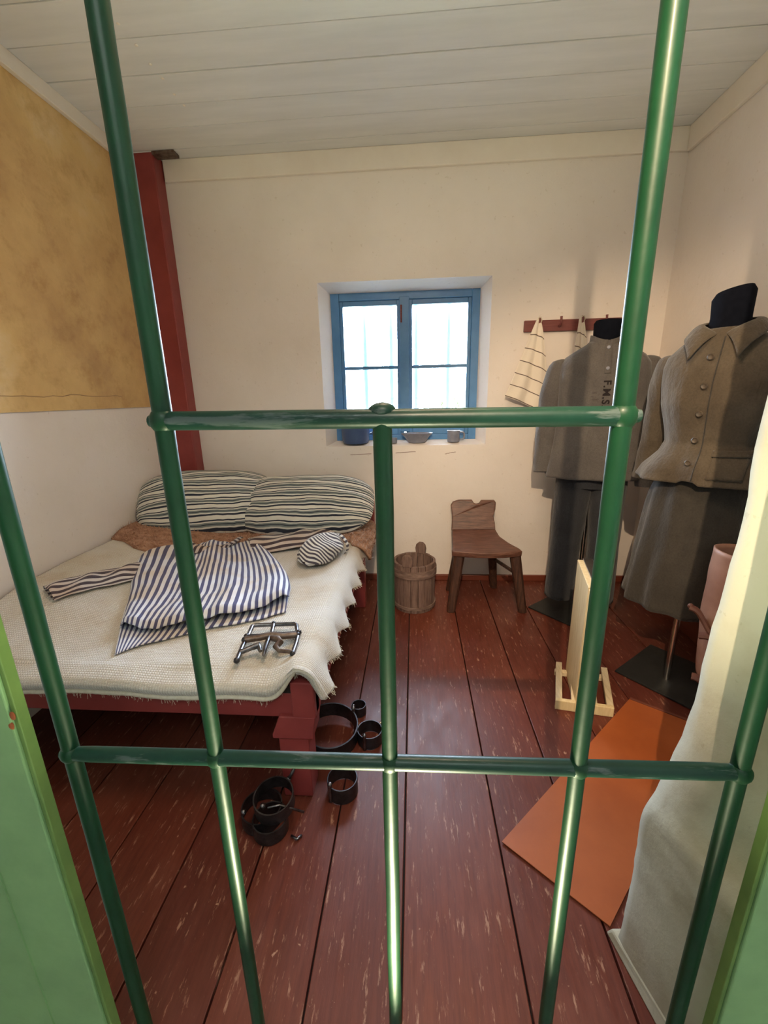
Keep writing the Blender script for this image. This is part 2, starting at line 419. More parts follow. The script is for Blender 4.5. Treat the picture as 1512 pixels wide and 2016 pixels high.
# ================================================================== ROOM SHELL
fl = MB().span((XL - 0.2, 0.47, -0.10), (XR + 0.2, YB + 0.05, -0.022)).obj('floor', 'dark')
tag(fl, 'worn red-brown painted wooden plank floor of the cell', 'floor', kind='structure')
seams = [XL - 0.02, -1.30, -1.07, -0.86, -0.65, -0.44, -0.235, -0.03, 0.243, 0.457, 0.68, 0.90, 1.17, XR + 0.03]
for i in range(len(seams) - 1):
    a, bb = seams[i] + 0.0022, seams[i + 1] - 0.0022
    mb = MB(); dz = random.uniform(-0.0012, 0.0012)
    mb.add([(a, 0.47, -0.02), (bb, 0.47, -0.02), (bb + random.uniform(-.0015, .0015), YB, -0.02), (a + random.uniform(-.0015, .0015), YB, -0.02),
            (a, 0.47, dz), (bb, 0.47, dz), (bb, YB, dz), (a, YB, dz)],
           [(0, 3, 2, 1), (4, 5, 6, 7), (0, 1, 5, 4), (1, 2, 6, 5), (2, 3, 7, 6), (3, 0, 4, 7)])
    mb.obj('floor_plank', 'floor', fl, bevel=0.002)

ce = MB().span((XL - 0.2, 0.5, ZC + 0.022), (XR + 0.2, YB + 0.1, ZC + 0.10)).obj('ceiling', 'gap')
tag(ce, 'grey-white painted board ceiling with dark joints', 'ceiling', kind='structure')
cs = [0.50, 0.70, 0.87, 1.04, 1.22, 1.40, 1.57, 1.745, 1.918, 2.10, 2.285, 2.45, 2.63, YB + 0.03]
for i in range(len(cs) - 1):
    g1, g2 = random.choice((0.0015, 0.003, 0.0045)), random.choice((0.001, 0.002))
    MB().span((XL - 0.1, cs[i] + g1, ZC + random.uniform(-.002, .001)), (XR + 0.1, cs[i + 1] - g2, ZC + 0.02)).obj('ceiling_board', 'ceiling', ce, bevel=0.0015)
for k, y in enumerate((1.854, 1.951, 2.047, 2.125, 2.222, 2.297)):
    MB().ball((-1.062 + 0.004 * (k % 2), y, ZC - 0.001), 0.007, 8, (1, 1, 0.4)).obj('nail_head', 'trimwhite', ce, smooth=True)

# back wall with the deep window opening
wo = (-0.577, 0.456, 0.942, 1.915)   # opening at the room face
wi = (-0.526, 0.409, 0.966, 1.880)   # opening at the frame
wb = MB(); Y2 = 3.02
ox = [XL - 0.25, wo[0], wo[1], XR + 0.25]; oz = [-0.1, wo[2], wo[3], ZC + 0.1]
def wallgrid(mb, y, xs, zs):
    for i in range(3):
        for j in range(3):
            if i == 1 and j == 1: continue
            mb.add([(xs[i], y, zs[j]), (xs[i + 1], y, zs[j]), (xs[i + 1], y, zs[j + 1]), (xs[i], y, zs[j + 1])], [(0, 1, 2, 3)])
wallgrid(wb, YB, ox, oz)
ix = [ox[0], wi[0], wi[1], ox[3]]; iz = [oz[0], wi[2], wi[3], oz[3]]
wallgrid(wb, Y2, ix, iz)
A = [(wo[0], YB, wo[2]), (wo[1], YB, wo[2]), (wo[1], YB, wo[3]), (wo[0], YB, wo[3])]
Bm = [(wi[0], 2.872, wi[2]), (wi[1], 2.872, wi[2]), (wi[1], 2.872, wi[3]), (wi[0], 2.872, wi[3])]
B = [(wi[0], Y2, wi[2]), (wi[1], Y2, wi[2]), (wi[1], Y2, wi[3]), (wi[0], Y2, wi[3])]
wb.add(A + Bm, [(i, (i + 1) % 4, 4 + (i + 1) % 4, 4 + i) for i in range(4)]); wb.add(Bm + B, [(i, (i + 1) % 4, 4 + (i + 1) % 4, 4 + i) for i in range(4)])
o = wb.obj('wall_back', 'plaster'); tag(o, 'cream limewashed back wall around the small barred window', 'wall', kind='structure')
for k, (x0, x1, z0) in enumerate(((-0.42, -0.28, 0.885), (-0.12, 0.01, 0.895), (0.20, 0.27, 0.888))):   # hairline cracks below the sill
    MB().tube([(lerp(x0, x1, t), YB - 0.0005, z0 + 0.012 * nz(9 * t, k * 3.1) + 0.006 * t) for t in [i / 9 for i in range(10)]], 0.0014, 4).obj('plaster_crack', 'matedge' if k == 1 else 'hidestrap', o)

wl = MB().span((XL - 0.25, 0.3, 1.222), (XL, YB + 0.3, ZC + 0.1)).obj('wall_left', 'ochre')
tag(wl, 'left wall with old ochre plaster above cream limewash', 'wall', kind='structure')
MB().span((XL - 0.25, 0.3, -0.1), (XL - 0.006, YB + 0.3, 1.222)).obj('limewash_band', 'plaster', wl)
mb = MB()   # ragged incised line in the old plaster
mb.tube([(XL + 0.0005, y, 1.285 + 0.012 * nz(y * 6) + 0.006 * nz(y * 23)) for y in [1.0 + 0.05 * i for i in range(26)]], 0.0018, 4)
mb.obj('plaster_crack', M['crack'], wl)
MB().span((XL, 2.55, 1.222), (XL + 0.0012, YB, 2.50)).obj('limewash_edge', 'plaster', wl)
wr = MB().span((XR, 0.3, -0.1), (XR + 0.25, YB + 0.3, ZC + 0.1)).obj('wall_right', 'plaster')
tag(wr, 'warm cream limewashed right wall behind the skirt mannequin', 'wall', kind='structure')

# front wall with the irregular whitewashed door jamb on the right
xe = [(-0.1, 0.472), (0.0, 0.469), (0.035, 0.468), (0.21, 0.470), (0.36, 0.468), (0.43, 0.470), (0.46, 0.477), (0.57, 0.499), (0.61, 0.510), (0.69, 0.527), (0.84, 0.528), (0.94, 0.535), (1.06, 0.541), (1.22, 0.541), (1.5, 0.55), (2.1, 0.56)]
zs = [-0.1 + i * 0.022 for i in range(19)] + [0.318 + i * 0.012 for i in range(20)] + [0.56 + i * 0.04 for i in range(39)]
rings = []
for z in zs:
    e = interp(xe, z) + 0.0035 * nz(z * 14, 3.3) + 0.002 * nz(z * 40, 1.3)
    back = 0.055 if z < 0.42 else lerp(0.055, 0.085, sstep((z - 0.42) / 0.08))   # set-back above the low block
    ch = 0.030 * sstep((z - 0.40) / 0.05) * (1 - sstep((z - 0.60) / 0.12))        # hacked-off chamfer
    r = []
    for (dx, y) in ((1.10, 0.47), (back + 0.008, 0.47), (back, 0.478), (lerp(back, 0, .28), 0.54), (lerp(back, 0, .55), 0.60), (lerp(back, 0, .80) , 0.655 - ch), (0.005 + ch * .25, 0.690 - ch * .4), (0.004 + ch * .3, 0.708), (0.016 + ch * .5, 0.719), (0.05, 0.724), (1.10, 0.724)):
        w = 0.005 * nz(y * 9, z * 7, 2.0) if 0.48 < y < 0.715 else 0.0
        r.append((e + dx + w, y, z))
    rings.append(r)
wf = MB(); wf.loft(rings, closed=True, cap=True)
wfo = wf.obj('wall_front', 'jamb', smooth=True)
tag(wfo, 'thick whitewashed door jamb with chipped rounded edge on the right', 'wall', kind='structure')
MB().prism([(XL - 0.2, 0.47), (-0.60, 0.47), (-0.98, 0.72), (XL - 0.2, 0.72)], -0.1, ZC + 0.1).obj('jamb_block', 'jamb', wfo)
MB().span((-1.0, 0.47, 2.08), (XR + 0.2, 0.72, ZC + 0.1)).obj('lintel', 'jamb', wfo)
pl = MB(); pl.add([(0.455, 0.735, 0.0), (0.505, 0.505, 0.0), (0.60, 0.505, 0.0), (0.56, 0.735, 0.0), (0.462, 0.725, 0.028), (0.516, 0.505, 0.046), (0.60, 0.505, 0.052), (0.56, 0.725, 0.04)],
                  [(0, 3, 2, 1), (4, 5, 6, 7), (0, 1, 5, 4), (1, 2, 6, 5), (2, 3, 7, 6), (3, 0, 4, 7)])
pl.obj('plinth', 'jamb', wfo, bevel=0.006)

# corridor the visitor stands in
o = MB().span((-1.9, -2.6, -0.1), (1.9, 0.47, -0.002)).obj('floor_corridor', 'stone'); tag(o, 'grey stone corridor floor in front of the gate', 'floor', kind='structure')
o = MB().span((-1.9, -2.6, 2.62), (1.9, 0.47, 2.7)).obj('ceiling_corridor', 'plaster'); tag(o, 'plain whitewashed corridor ceiling', 'ceiling', kind='structure')
o = MB().span((-1.9, -2.7, -0.1), (1.9, -2.6, 2.7)).obj('wall_corridor', 'plaster'); tag(o, 'whitewashed corridor wall facing the gate', 'wall', kind='structure')
for sx, nm in ((-1, 'west'), (1, 'east')):
    o = MB().span((sx * 1.9, -2.7, -0.1), (sx * 2.0, 0.47, 2.7)).obj('wall_corridor_' + nm, 'plaster'); tag(o, 'whitewashed %s end of the corridor' % nm, 'wall', kind='structure')

# cornices and skirting
o = MB().span((-1.42, YB - 0.022, 2.462), (XR, YB, ZC)).obj('trim_1', 'trimwhite', bevel=0.004); tag(o, 'flat cream cornice board along the back wall', 'trim', kind='structure')
o = MB().span((XL, 0.75, 2.505), (XL + 0.024, 2.58, ZC)).obj('trim_2', 'trimwhite', bevel=0.004); tag(o, 'narrow cream cornice board along the ochre left wall', 'trim', kind='structure')
o = MB().span((XR - 0.022, 0.75, 2.455), (XR, YB - 0.022, ZC)).obj('trim_3', 'trimwhite', bevel=0.004); tag(o, 'flat cream cornice board along the right wall', 'trim', kind='structure')
o = MB().span((XL, YB - 0.10, 0.0), (-1.428, YB, 2.585)).obj('trim_4', 'redpaint', bevel=0.006); tag(o, 'dull red painted timber post in the left back corner', 'post', kind='structure')
MB().span((-1.425, YB - 0.115, 2.553), (-1.30, YB - 0.055, 2.568)).obj('dark_cleat', 'ironrust', o)
o = MB().span((-1.42, YB - 0.018, 0.0), (XR, YB, 0.042)).obj('baseboard_back', 'base', bevel=0.004); tag(o, 'low brown baseboard along the back wall', 'baseboard', kind='structure')
o = MB().span((XR - 0.018, 0.75, 0.0), (XR, YB - 0.018, 0.115)).obj('baseboard_right', 'base', bevel=0.004); tag(o, 'brown baseboard along the right wall', 'baseboard', kind='structure')

# ------------------------------------------------------------------ window
wn = thing('window_1', (-0.06, 2.90, 0.962), 'small blue casement window with four panes and iron bars', 'window', kind='structure')
F0, F1 = 2.87, 2.935
mb = MB()
mb.span((wi[0] - .002, F0, wi[2] - .002), (wi[0] + 0.053, F1, wi[3] + .002)); mb.span((wi[1] - 0.049, F0, wi[2] - .002), (wi[1] + .002, F1, wi[3] + .002))
mb.span((wi[0] + 0.053, F0, wi[3] - 0.045), (wi[1] - 0.049, F1, wi[3] + .002)); mb.span((wi[0] + 0.053, F0, wi[2] - .002), (wi[1] - 0.049, F1, wi[2] + 0.035))
mb.obj('window_frame', 'blueframe', wn, bevel=0.004)
for (a, bb) in ((-0.473, -0.066), (-0.052, 0.360)):
    s = 1 if a < -0.3 else -1
    z0, z1 = wi[2] + 0.035, wi[3] - 0.045
    l, r = (0.022, 0.042) if s > 0 else (0.042, 0.022)
    ms = MB(); y0, y1 = F0 + 0.008, F1 - 0.012
    ms.span((a, y0, z0), (a + l, y1, z1)); ms.span((bb - r, y0, z0), (bb, y1, z1))
    ms.span((a + l, y0, z1 - 0.03), (bb - r, y1, z1)); ms.span((a + l, y0, z0), (bb - r, y1, z0 + 0.045))
    sash = ms.obj('sash', 'blueframe', wn, bevel=0.003)
    MB().span((a + l, y0 + 0.012, 1.425), (bb - r, y1 - 0.01, 1.445)).obj('glazing_bar', 'blueframe', sash)
    for (p, q) in ((z0 + 0.045, 1.425), (1.445, z1 - 0.03)):
        MB().span((a + l, y0 + 0.020, p), (bb - r, y0 + 0.024, q)).obj('pane', 'glass', sash)
MB().tube([(-0.079, F0 + 0.006, 1.80), (-0.079, F0 - 0.012, 1.80), (-0.079, F0 - 0.012, 1.70)], 0.006, 8).obj('latch', 'rack', wn, smooth=True)
MB().span((-0.092, F0 - 0.006, 1.02), (-0.028, F0 + 0.008, 1.85)).obj('cover_strip', 'blueframe', wn, bevel=0.004)
for x in (-0.50, -0.335, -0.155, 0.015, 0.235, 0.40):
    MB().tube([(x, 3.07, 0.80), (x, 3.07, 2.0)], 0.021, 10).obj('window_bar', 'barext', wn, smooth=True)
for z in (0.83, 1.97):
    MB().span((-0.56, 3.06, z - 0.015), (0.46, 3.08, z + 0.015)).obj('bar_rail', 'barext', wn)

# ================================================================== GATE
gt = thing('gate', (0, 0.5, 0), 'green iron bar gate crossing the whole view', 'gate')
GY = 0.5; br = 0.0115
def bar(x, z0, z1, nm='upright_bar', r=br):
    n = 40
    MB().tube([(x + 0.0006 * nz(i * .6, x * 9), GY + 0.0006 * nz(i * .5, x * 5 + 3), lerp(z0, z1, i / n)) for i in range(n + 1)], r, 16).obj(nm, 'green', gt, smooth='auto')
bar(-0.304, 0.0, 2.05); bar(0.234, 0.0, 2.05); bar(-0.037, 0.0, 1.232); bar(-0.541, 0.0, 2.05, r=0.0118); bar(0.4525, 0.0, 2.05)
def cross(x0, x1, z0, z1):
    n = 40; pts = [(lerp(x0, x1, i / n), GY - 0.002, lerp(z0, z1, i / n)) for i in range(n + 1)]
    rr = [br * (0.6 if i in (0, n) else 0.92 if i in (1, n - 1) else 1.0) for i in range(n + 1)]
    MB().tube(pts, rr, 14).obj('cross_bar', 'greenworn', gt, smooth='auto')
cross(-0.320, 0.252, 1.2275, 1.2235); cross(-0.556, 0.466, 0.7185, 0.735)
for (x, z) in ((-0.304, 1.2275), (0.234, 1.2235), (-0.541, 0.719), (-0.304, 0.7225), (-0.037, 0.727), (0.234, 0.7315), (0.4525, 0.7345)):
    MB().ball((x, GY - 0.002, z), 0.0142, 14, (1.12, 0.95, 1.12)).obj('weld_bead', 'green', gt, smooth=True)
MB().ball((-0.037, GY - 0.001, 1.2335), 0.0135, 14, (1.25, 0.9, 0.8)).obj('weld_cap', 'greenworn', gt, smooth=True)

# green door frame around the gate
df = thing('door_1', (0, 0.44, 0), 'light green painted door frame boards either side of the gate', 'door frame', kind='structure')
lb = MB().span((-1.02, 0.448, 0.0), (-0.5635, 0.4695, 2.12)).obj('frame_board', 'lightgreen', df, bevel=0.002)
MB().span((-0.5632, 0.452, 0.0), (-0.5560, 0.4695, 2.12)).obj('edge_strip', 'olivegreen', df, bevel=0.0015)
MB().span((-0.665, 0.4455, 0.0), (-0.6630, 0.4485, 2.12)).obj('paint_ridge', 'lightgreen', df)
for (p, q) in ((-0.5595, 0.832), (-0.566, 0.815)):
    MB().ball((p, 0.4492, q), 0.0045, 8, (1, .4, 1.6)).obj('rust_spot', 'rust', df, smooth=True)
MB().span((0.4720, 0.448, 0.0), (0.95, 0.4695, 2.12)).obj('frame_board', 'lightgreen', df, bevel=0.002)
MB().span((0.4660, 0.452, 0.0), (0.4717, 0.4695, 2.12)).obj('edge_strip', 'olivegreen', df, bevel=0.0015)
MB().span((-1.02, 0.448, 2.12), (0.95, 0.4695, 2.22)).obj('head_board', 'lightgreen', df, bevel=0.002)
# ================================================================== BED
BZ = 0.425
def bedz(x, y):
    return BZ + 0.115 * sstep((-0.95 - x) / 0.62) * sstep((y - 1.02) / 0.45) + 0.006 * nz(x * 5, y * 5) + 0.004 * nz(x * 13, y * 13, 4)
bed = thing('wooden_bed', (-0.95, 1.8, 0), 'red painted wooden plank bed under the cream wool blanket', 'bed')
MB().span((XL + 0.01, 1.055, 0.300), (-0.300, 1.095, 0.388)).obj('front_rail', 'redpaint', bed, bevel=0.004)
MB().span((-0.345, 1.10, 0.300), (-0.305, 2.66, 0.388)).obj('side_rail', 'redpaint', bed, bevel=0.004)
MB().span((XL + 0.01, 2.62, 0.300), (-0.31, 2.66, 0.388)).obj('head_rail', 'redpaint', bed, bevel=0.004)
mb = MB(); mb.prism([(-0.425, 1.045), (-0.330, 1.045), (-0.330, 1.125), (-0.425, 1.125)], 0.0, 0.245); mb.obj('leg', 'redpaint', bed, bevel=0.005)
mb = MB(); mb.loft([[(-0.440, 1.036, .235), (-0.312, 1.036, .235), (-0.312, 1.13, .235), (-0.440, 1.13, .235)], [(-0.440, 1.036, .248), (-0.312, 1.036, .248), (-0.312, 1.13, .248), (-0.440, 1.13, .248)],
                    [(-0.415, 1.040, .315), (-0.302, 1.040, .315), (-0.302, 1.13, .315), (-0.415, 1.13, .315)]]); mb.obj('leg_block', 'redpaint', bed, bevel=0.004)
MB().span((-0.372, 1.040, 0.310), (-0.300, 1.12, 0.436)).obj('corner_post', 'redpaint', bed, bevel=0.004)
MB().span((-0.398, 1.0500, 0.392), (-0.374, 1.075, 0.425)).obj('end_gap', 'dark', bed)
for (x0, y0) in ((-0.375, 2.31), (XL + 0.03, 1.05), (XL + 0.03, 2.58)):
    MB().span((x0, y0, 0.0), (x0 + 0.075, y0 + 0.075, 0.30)).obj('leg', 'redpaint', bed, bevel=0.005)
mb = MB(); mb.loft([[(-0.325, y, .30), (-0.262, y, .30), (-0.262, y, .585), (-0.272, y, .612), (-0.298, y, .618), (-0.325, y, .60)] for y in (2.62, 2.69)]); mb.obj('head_post', 'redpaint', bed, bevel=0.005)
MB().span((XL + 0.01, 2.645, 0.38), (-0.30, 2.675, 0.56)).obj('headboard', 'redpaint', bed, bevel=0.004)
for k in range(9):
    x0 = XL + 0.015 + k * 0.135
    MB().span((x0, 1.098, 0.372), (x0 + 0.126, 2.62, 0.394)).obj('bed_slat', 'redpaint', bed, bevel=0.003)

# ------------------------------------------------------------------ blanket
bl = thing('blanket', (-0.95, 1.8, BZ), 'cream knitted wool blanket spread over the bed with scalloped hanging edge', 'blanket')
def edge_s(y): return abs(sin(pi * (y - 1.03) / 0.19 + 0.6)) ** 1.3
def blanket_pt(u, v):
    """u 0 wall .. 1 hanging right edge, v 0 front edge .. 1 head"""
    y = 1.030 if v <= 0.06 else lerp(1.030, 2.60, (v - 0.06) / 0.94)
    drop = 0.0
    if v < 0.10:
        t = 1 - v / 0.10; drop = 0.055 * t ** 1.5
        y = 1.028 - 0.012 * sin(pi * min(1, v / 0.06)) * (1 if v < 0.06 else 0) + (max(0, v - 0.06) / 0.94) * 1.57
    xw, xr = XL + 0.015, -0.345
    if u < 0.80:
        x = lerp(xw, xr, u / 0.80); z = bedz(x, y) + 0.026
        post = math.exp(-((x + 0.338) / 0.045) ** 2 - ((y - 1.06) / 0.10) ** 2)
        dip = math.exp(-((x + 0.44) / 0.05) ** 2 - ((y - 1.03) / 0.06) ** 2)
        z += 0.034 * post - 0.010 * dip
        ridge = sstep((x + 0.46) / 0.10) * 0.012
        z += ridge - drop * (1 - 0.95 * post)
        if drop > 0: z += 0.007 * sin(x * 11)
        return (x, y, z)
    s = (u - 0.80) / 0.20
    k = edge_s(y) * sstep((2.60 - y) / 0.25)
    front = math.exp(-((y - 1.02) / 0.10) ** 2)
    L = 0.104 + 0.016 * k + 0.030 * front
    a = s * L
    x0, z0 = xr, bedz(xr, y) + 0.026 + 0.012 + 0.034 * math.exp(-(0.007 / 0.045) ** 2 - ((y - 1.06) / 0.10) ** 2)
    r = 0.055
    ang = min(a / r, 1.15); x = x0 + r * sin(ang) + max(0, a - 1.15 * r) * (0.42 + 0.3 * (k - 0.5)); z = z0 - r * (1 - cos(ang)) - max(0, a - 1.15 * r) * 0.91
    x += 0.010 * s * s * (k - 0.5)
    yy = y + 0.012 * s * s * cos(2 * pi * (y - 1.03) / 0.19)
    return (x, yy, z)
g = MB().grid(blanket_pt, 120, 170)
for i in g.uv: u, v = g.uv[i]; g.uv[i] = (u * 1.45, v * 1.6)
bo = g.obj('blanket_cloth', 'knit', bl, smooth=True, solid=0.010, offset=-1)
hem = [Vector(blanket_pt(i / 160, 0.0)) + Vector((0, -0.002, -0.003)) for i in range(161)]
MB().tube(hem, [0.0075 + 0.0012 * nz(i * .7) for i in range(161)], 8).obj('rolled_hem', 'hem', bl, smooth=True)
mb = MB()   # loose wool threads under the hem
for i in range(150):
    p = Vector(blanket_pt(random.uniform(0.25, 0.86), 0.0)); L = random.uniform(0.006, 0.026)
    q = p + Vector((random.uniform(-.010, .010), random.uniform(-.004, .006), -L - 0.006))
    mb.tube([p + Vector((0, 0, -0.004)), (p + q) / 2 + Vector((random.uniform(-.004, .004), 0, 0)), q], 0.0006, 3)
for i in range(160):
    p = Vector(blanket_pt(1.0, random.uniform(0.06, 0.8))); q = p + Vector((random.uniform(-.004, .010), random.uniform(-.008, .008), -random.uniform(0.004, .014)))
    mb.tube([p, q], 0.0008, 3)
f = mb.obj('loose_threads', 'hem', bl); f['kind'] = 'stuff'

# ------------------------------------------------------------------ fleece under the pillows
fu = thing('fleece_blanket', (-0.9, 2.35, BZ), 'shaggy brown fleece laid across the head of the bed', 'fleece')
front = [(-1.58, 1.95), (-1.50, 1.94), (-1.40, 1.87), (-1.15, 1.88), (-0.95, 2.05), (-0.70, 2.20), (-0.48, 2.22), (-0.36, 2.20), (-0.27, 2.12)]
def fur_pt(u, v):
    x = lerp(XL + 0.012, -0.345, min(u / 0.90, 1)); yf = interp(front, x if u < 0.9 else -0.30)
    y = lerp(yf, 2.60, v)
    puff = 0.030 * (1 - (1 - min(1, v * 6)) ** 2)
    z = bedz(min(x, -0.35), y) + 0.030 + puff + 0.008 * nz(x * 9, y * 9, 7) + (0.015 * sstep((x + 0.46) / 0.10))
    if u > 0.9:
        s = (u - 0.9) / 0.10; x = -0.345 + 0.118 * sin(s * 1.2); z -= 0.085 * s * s
    return (x, y, z)
g = MB().grid(fur_pt, 90, 40); g.obj('fleece_hide', 'fur', fu, smooth=True, solid=0.02)
mb, mp = MB(), MB()
for i in range(9000):
    u = random.random(); v = random.random() ** 1.3; p = Vector(fur_pt(u, v)); L = random.uniform(0.010, 0.026)
    d = Vector((random.uniform(-1, 1), random.uniform(-1.2, .4), random.uniform(.3, 1.0))).normalized() * L
    w = Vector((random.uniform(-1, 1), random.uniform(-1, 1), 0)).normalized() * 0.0016
    t = mp if u > 0.84 else mb
    t.add([p - w, p + w, p + d * 0.6 + w * .6, p + d], [(0, 1, 2), (0, 2, 3)])
f = mb.obj('fleece_strands', 'furtip', fu); f['kind'] = 'stuff'
f = mp.obj('pale_fleece_strands', 'furpale', fu); f['kind'] = 'stuff'

# ------------------------------------------------------------------ pillows
def pillow(c, w, d, t, tilt, yaw, roll, label, seed):
    rot = Matrix.Rotation(yaw, 3, 'Z') @ Matrix.Rotation(roll, 3, 'Y') @ Matrix.Rotation(tilt, 3, 'X')
    def side(sg):
        def fn(u, v):
            a, bq = 2 * u - 1, 2 * v - 1
            th = ((1 - abs(a) ** 3.0) * (1 - abs(bq) ** 2.4)) ** 0.60
            x = w * a * (1 - 0.16 * bq ** 4 * a * a); y = d * bq * (1 - 0.25 * abs(a) ** 3.2)
            z = sg * t * th + 0.010 * nz(a * 3 + seed, bq * 2.4, sg) + 0.012 * th * nz(a * 2 + seed * 2, bq * 6, sg + 3)
            z += 0.012 * th * sin(a * 5 + bq * 9 + seed) * abs(a)
            return Vector(c) + rot @ Vector((x, y, z))
        return fn
    o = thing('pillow', (c[0], c[1], c[2] - 0.12), label, 'pillow', 'striped pillows at the head of the bed')
    g = MB().grid(side(1), 44, 44); g.grid(side(-1), 44, 44)
    p = g.obj('pillow_case', 'pillow', o, smooth=True)
    return o
pillow((-1.225, 2.375, 0.660), 0.395, 0.225, 0.120, math.radians(44), math.radians(24), math.radians(3), 'striped ticking pillow leaning in the corner by the red post', 1.0)
pillow((-0.665, 2.425, 0.628), 0.425, 0.215, 0.122, math.radians(40), math.radians(-2), math.radians(-1), 'striped ticking pillow at the open side of the bed', 5.0)

# ------------------------------------------------------------------ striped shirt
def coons(bot, top, left, right):
    b_, t_, l_, r_ = (crv(c, 10) for c in (bot, top, left, right))
    def fn(u, v):
        B, T, Lp, Rp = at_curve(b_, u), at_curve(t_, u), at_curve(l_, v), at_curve(r_, v)
        return B * (1 - v) + T * v + Lp * (1 - u) + Rp * u - (b_[0] * (1 - u) * (1 - v) + b_[-1] * u * (1 - v) + t_[0] * (1 - u) * v + t_[-1] * u * v)
    return fn
sh = thing('striped_shirt', (-0.9, 1.7, BZ), 'blue and white striped prisoner shirt spread flat on the bed', 'shirt')
fb = coons([(-0.975, 1.125), (-0.93, 1.18), (-0.80, 1.255), (-0.62, 1.335), (-0.495, 1.425)], [(-1.31, 1.80), (-1.15, 2.00), (-1.02, 2.08), (-0.92, 2.12), (-0.80, 2.05)],
           [(-0.975, 1.125), (-1.09, 1.33), (-1.22, 1.60), (-1.31, 1.80)], [(-0.495, 1.425), (-0.54, 1.60), (-0.66, 1.86), (-0.80, 2.05)])
def back_pt(u, v):
    p = fb(u, v); return (p.x, p.y, bedz(p.x, p.y) + 0.033 + 0.005 * nz(p.x * 12, p.y * 12, 2))
MB().grid(back_pt, 50, 30).obj('back_panel', 'shirt', sh, smooth=True, solid=0.003, offset=1)
ff = coons([(-1.055, 1.27), (-0.95, 1.262), (-0.79, 1.300), (-0.63, 1.385), (-0.505, 1.50)], [(-1.325, 1.82), (-1.17, 2.03), (-1.06, 2.10), (-0.95, 2.16), (-0.80, 2.07)],
           [(-1.055, 1.27), (-1.13, 1.42), (-1.24, 1.63), (-1.325, 1.82)], [(-0.505, 1.50), (-0.55, 1.66), (-0.66, 1.88), (-0.80, 2.07)])
def front_pt(u, v):
    p = ff(u, v); e = min(u, 1 - u, 0.12) / 0.12; e2 = min(v / 0.05, 1, (1 - v) / 0.08)
    z = bedz(p.x, p.y) + 0.038 + 0.036 * (1 - (1 - e) ** 2) * (0.55 + 0.45 * min(1, e2))
    z += 0.016 * nz(u * 7, v * 3, 1.5) + 0.006 * nz(u * 18, v * 9, 4.5) + 0.007 * sin(u * 21 + v * 4 + 2 * nz(u * 3, v * 3)) * (1 - v) + 0.026 * math.exp(-((u - 0.46 + 0.10 * (v - .7)) / 0.07) ** 2) * sstep((v - 0.25) / 0.5)
    z += 0.020 * math.exp(-((u - 0.93) / 0.07) ** 2) * sstep((0.35 - v) / 0.3)
    return (p.x, p.y, z)
MB().grid(front_pt, 90, 60).obj('front_panel', 'shirt', sh, smooth=True, solid=0.003, offset=1)
def sleeve(path, ws, thick, nm='sleeve'):
    P = crv(path, 8); n = len(P)
    def fn(u, v):
        a = 2 * pi * u; i = v * (n - 1); p = at_curve(P, v); t = (at_curve(P, min(1, v + .04)) - at_curve(P, max(0, v - .04))).normalized()
        s = t.cross(Vector((0, 0, 1))).normalized(); w = interp(ws, v)
        q = p + s * (w * cos(a)); zz = thick * (sin(a) if sin(a) > 0 else 0.3 * sin(a)) + 0.006 * sin(v * 19 + 3 * cos(a)) * max(0, sin(a)) + 0.007 * nz(v * 8, cos(a) * 2, 3) * max(0, sin(a))
        return (q.x, q.y, bedz(min(q.x, -.36), q.y) + 0.042 + zz + p.z)
    MB().grid(fn, 36, 40).obj(nm, 'sleeve', sh, smooth=True)
sleeve([(-1.40, 1.37, 0), (-1.345, 1.46, 0), (-1.28, 1.58, 0), (-1.215, 1.70, 0)], [(0, 0.052), (1, 0.060)], 0.020)
sleeve([(-0.90, 2.10, 0), (-0.76, 2.17, 0), (-0.60, 2.23, 0.012), (-0.49, 2.33, 0.02), (-0.44, 2.43, 0.03)], [(0, 0.11), (0.5, 0.105), (0.8, 0.08), (1, 0.09)], 0.048)
cl = crv([(-1.20, 1.96, 0), (-1.10, 1.90, 0), (-1.00, 1.98, 0), (-0.97, 2.10, 0)], 8)
def collar_pt(u, v):
    p = at_curve(cl, u); return (p.x + 0.02 * v, p.y + 0.045 * v, bedz(p.x, p.y) + 0.066 + 0.030 * sin(pi * min(1, v * .8)) + 0.006 * nz(u * 9, v * 3))
MB().grid(collar_pt, 24, 6).obj('collar', 'sleeve', sh, smooth=True, solid=0.004)

# ------------------------------------------------------------------ striped cap
cp = thing('cloth_hat', (-0.47, 1.99, BZ + 0.02), 'soft round striped cloth hat lying near the bed edge', 'hat')
ax = Vector((0.35, 0.94, 0)).normalized(); ay = Vector((ax.y, -ax.x, 0))
def cap_pt(u, v):
    th = pi * (0.02 + 0.96 * v); ph = 2 * pi * u
    a, bq, cc = -cos(th), sin(th) * cos(ph), sin(th) * sin(ph)
    s = 1 + 0.05 * nz(a * 3, bq * 3, cc * 3 + 9) + 0.05 * sin(ph * 5 + a * 4) * sin(th)
    c0 = Vector((-0.475, 1.98, bedz(-0.475, 1.98) + 0.075))
    p = c0 + ax * (a * 0.150 * s) + ay * (bq * 0.100 * s) + Vector((0, 0, cc * (0.078 if cc > 0 else 0.048) * s))
    return p + Vector((0, 0, 0.012 * a))
g = MB().grid(cap_pt, 60, 40)
for i in g.uv:
    q = g.v[i] - Vector((-0.475, 1.98, bedz(-0.475, 1.98) + 0.075)); g.uv[i] = (q.dot(ax) * 3.0 + q.z * 2.6 + q.dot(ay) * 1.2 + 0.10 * nz(q.x * 12, q.y * 12), 0)
g.obj('crown', 'cap', cp, smooth=True)
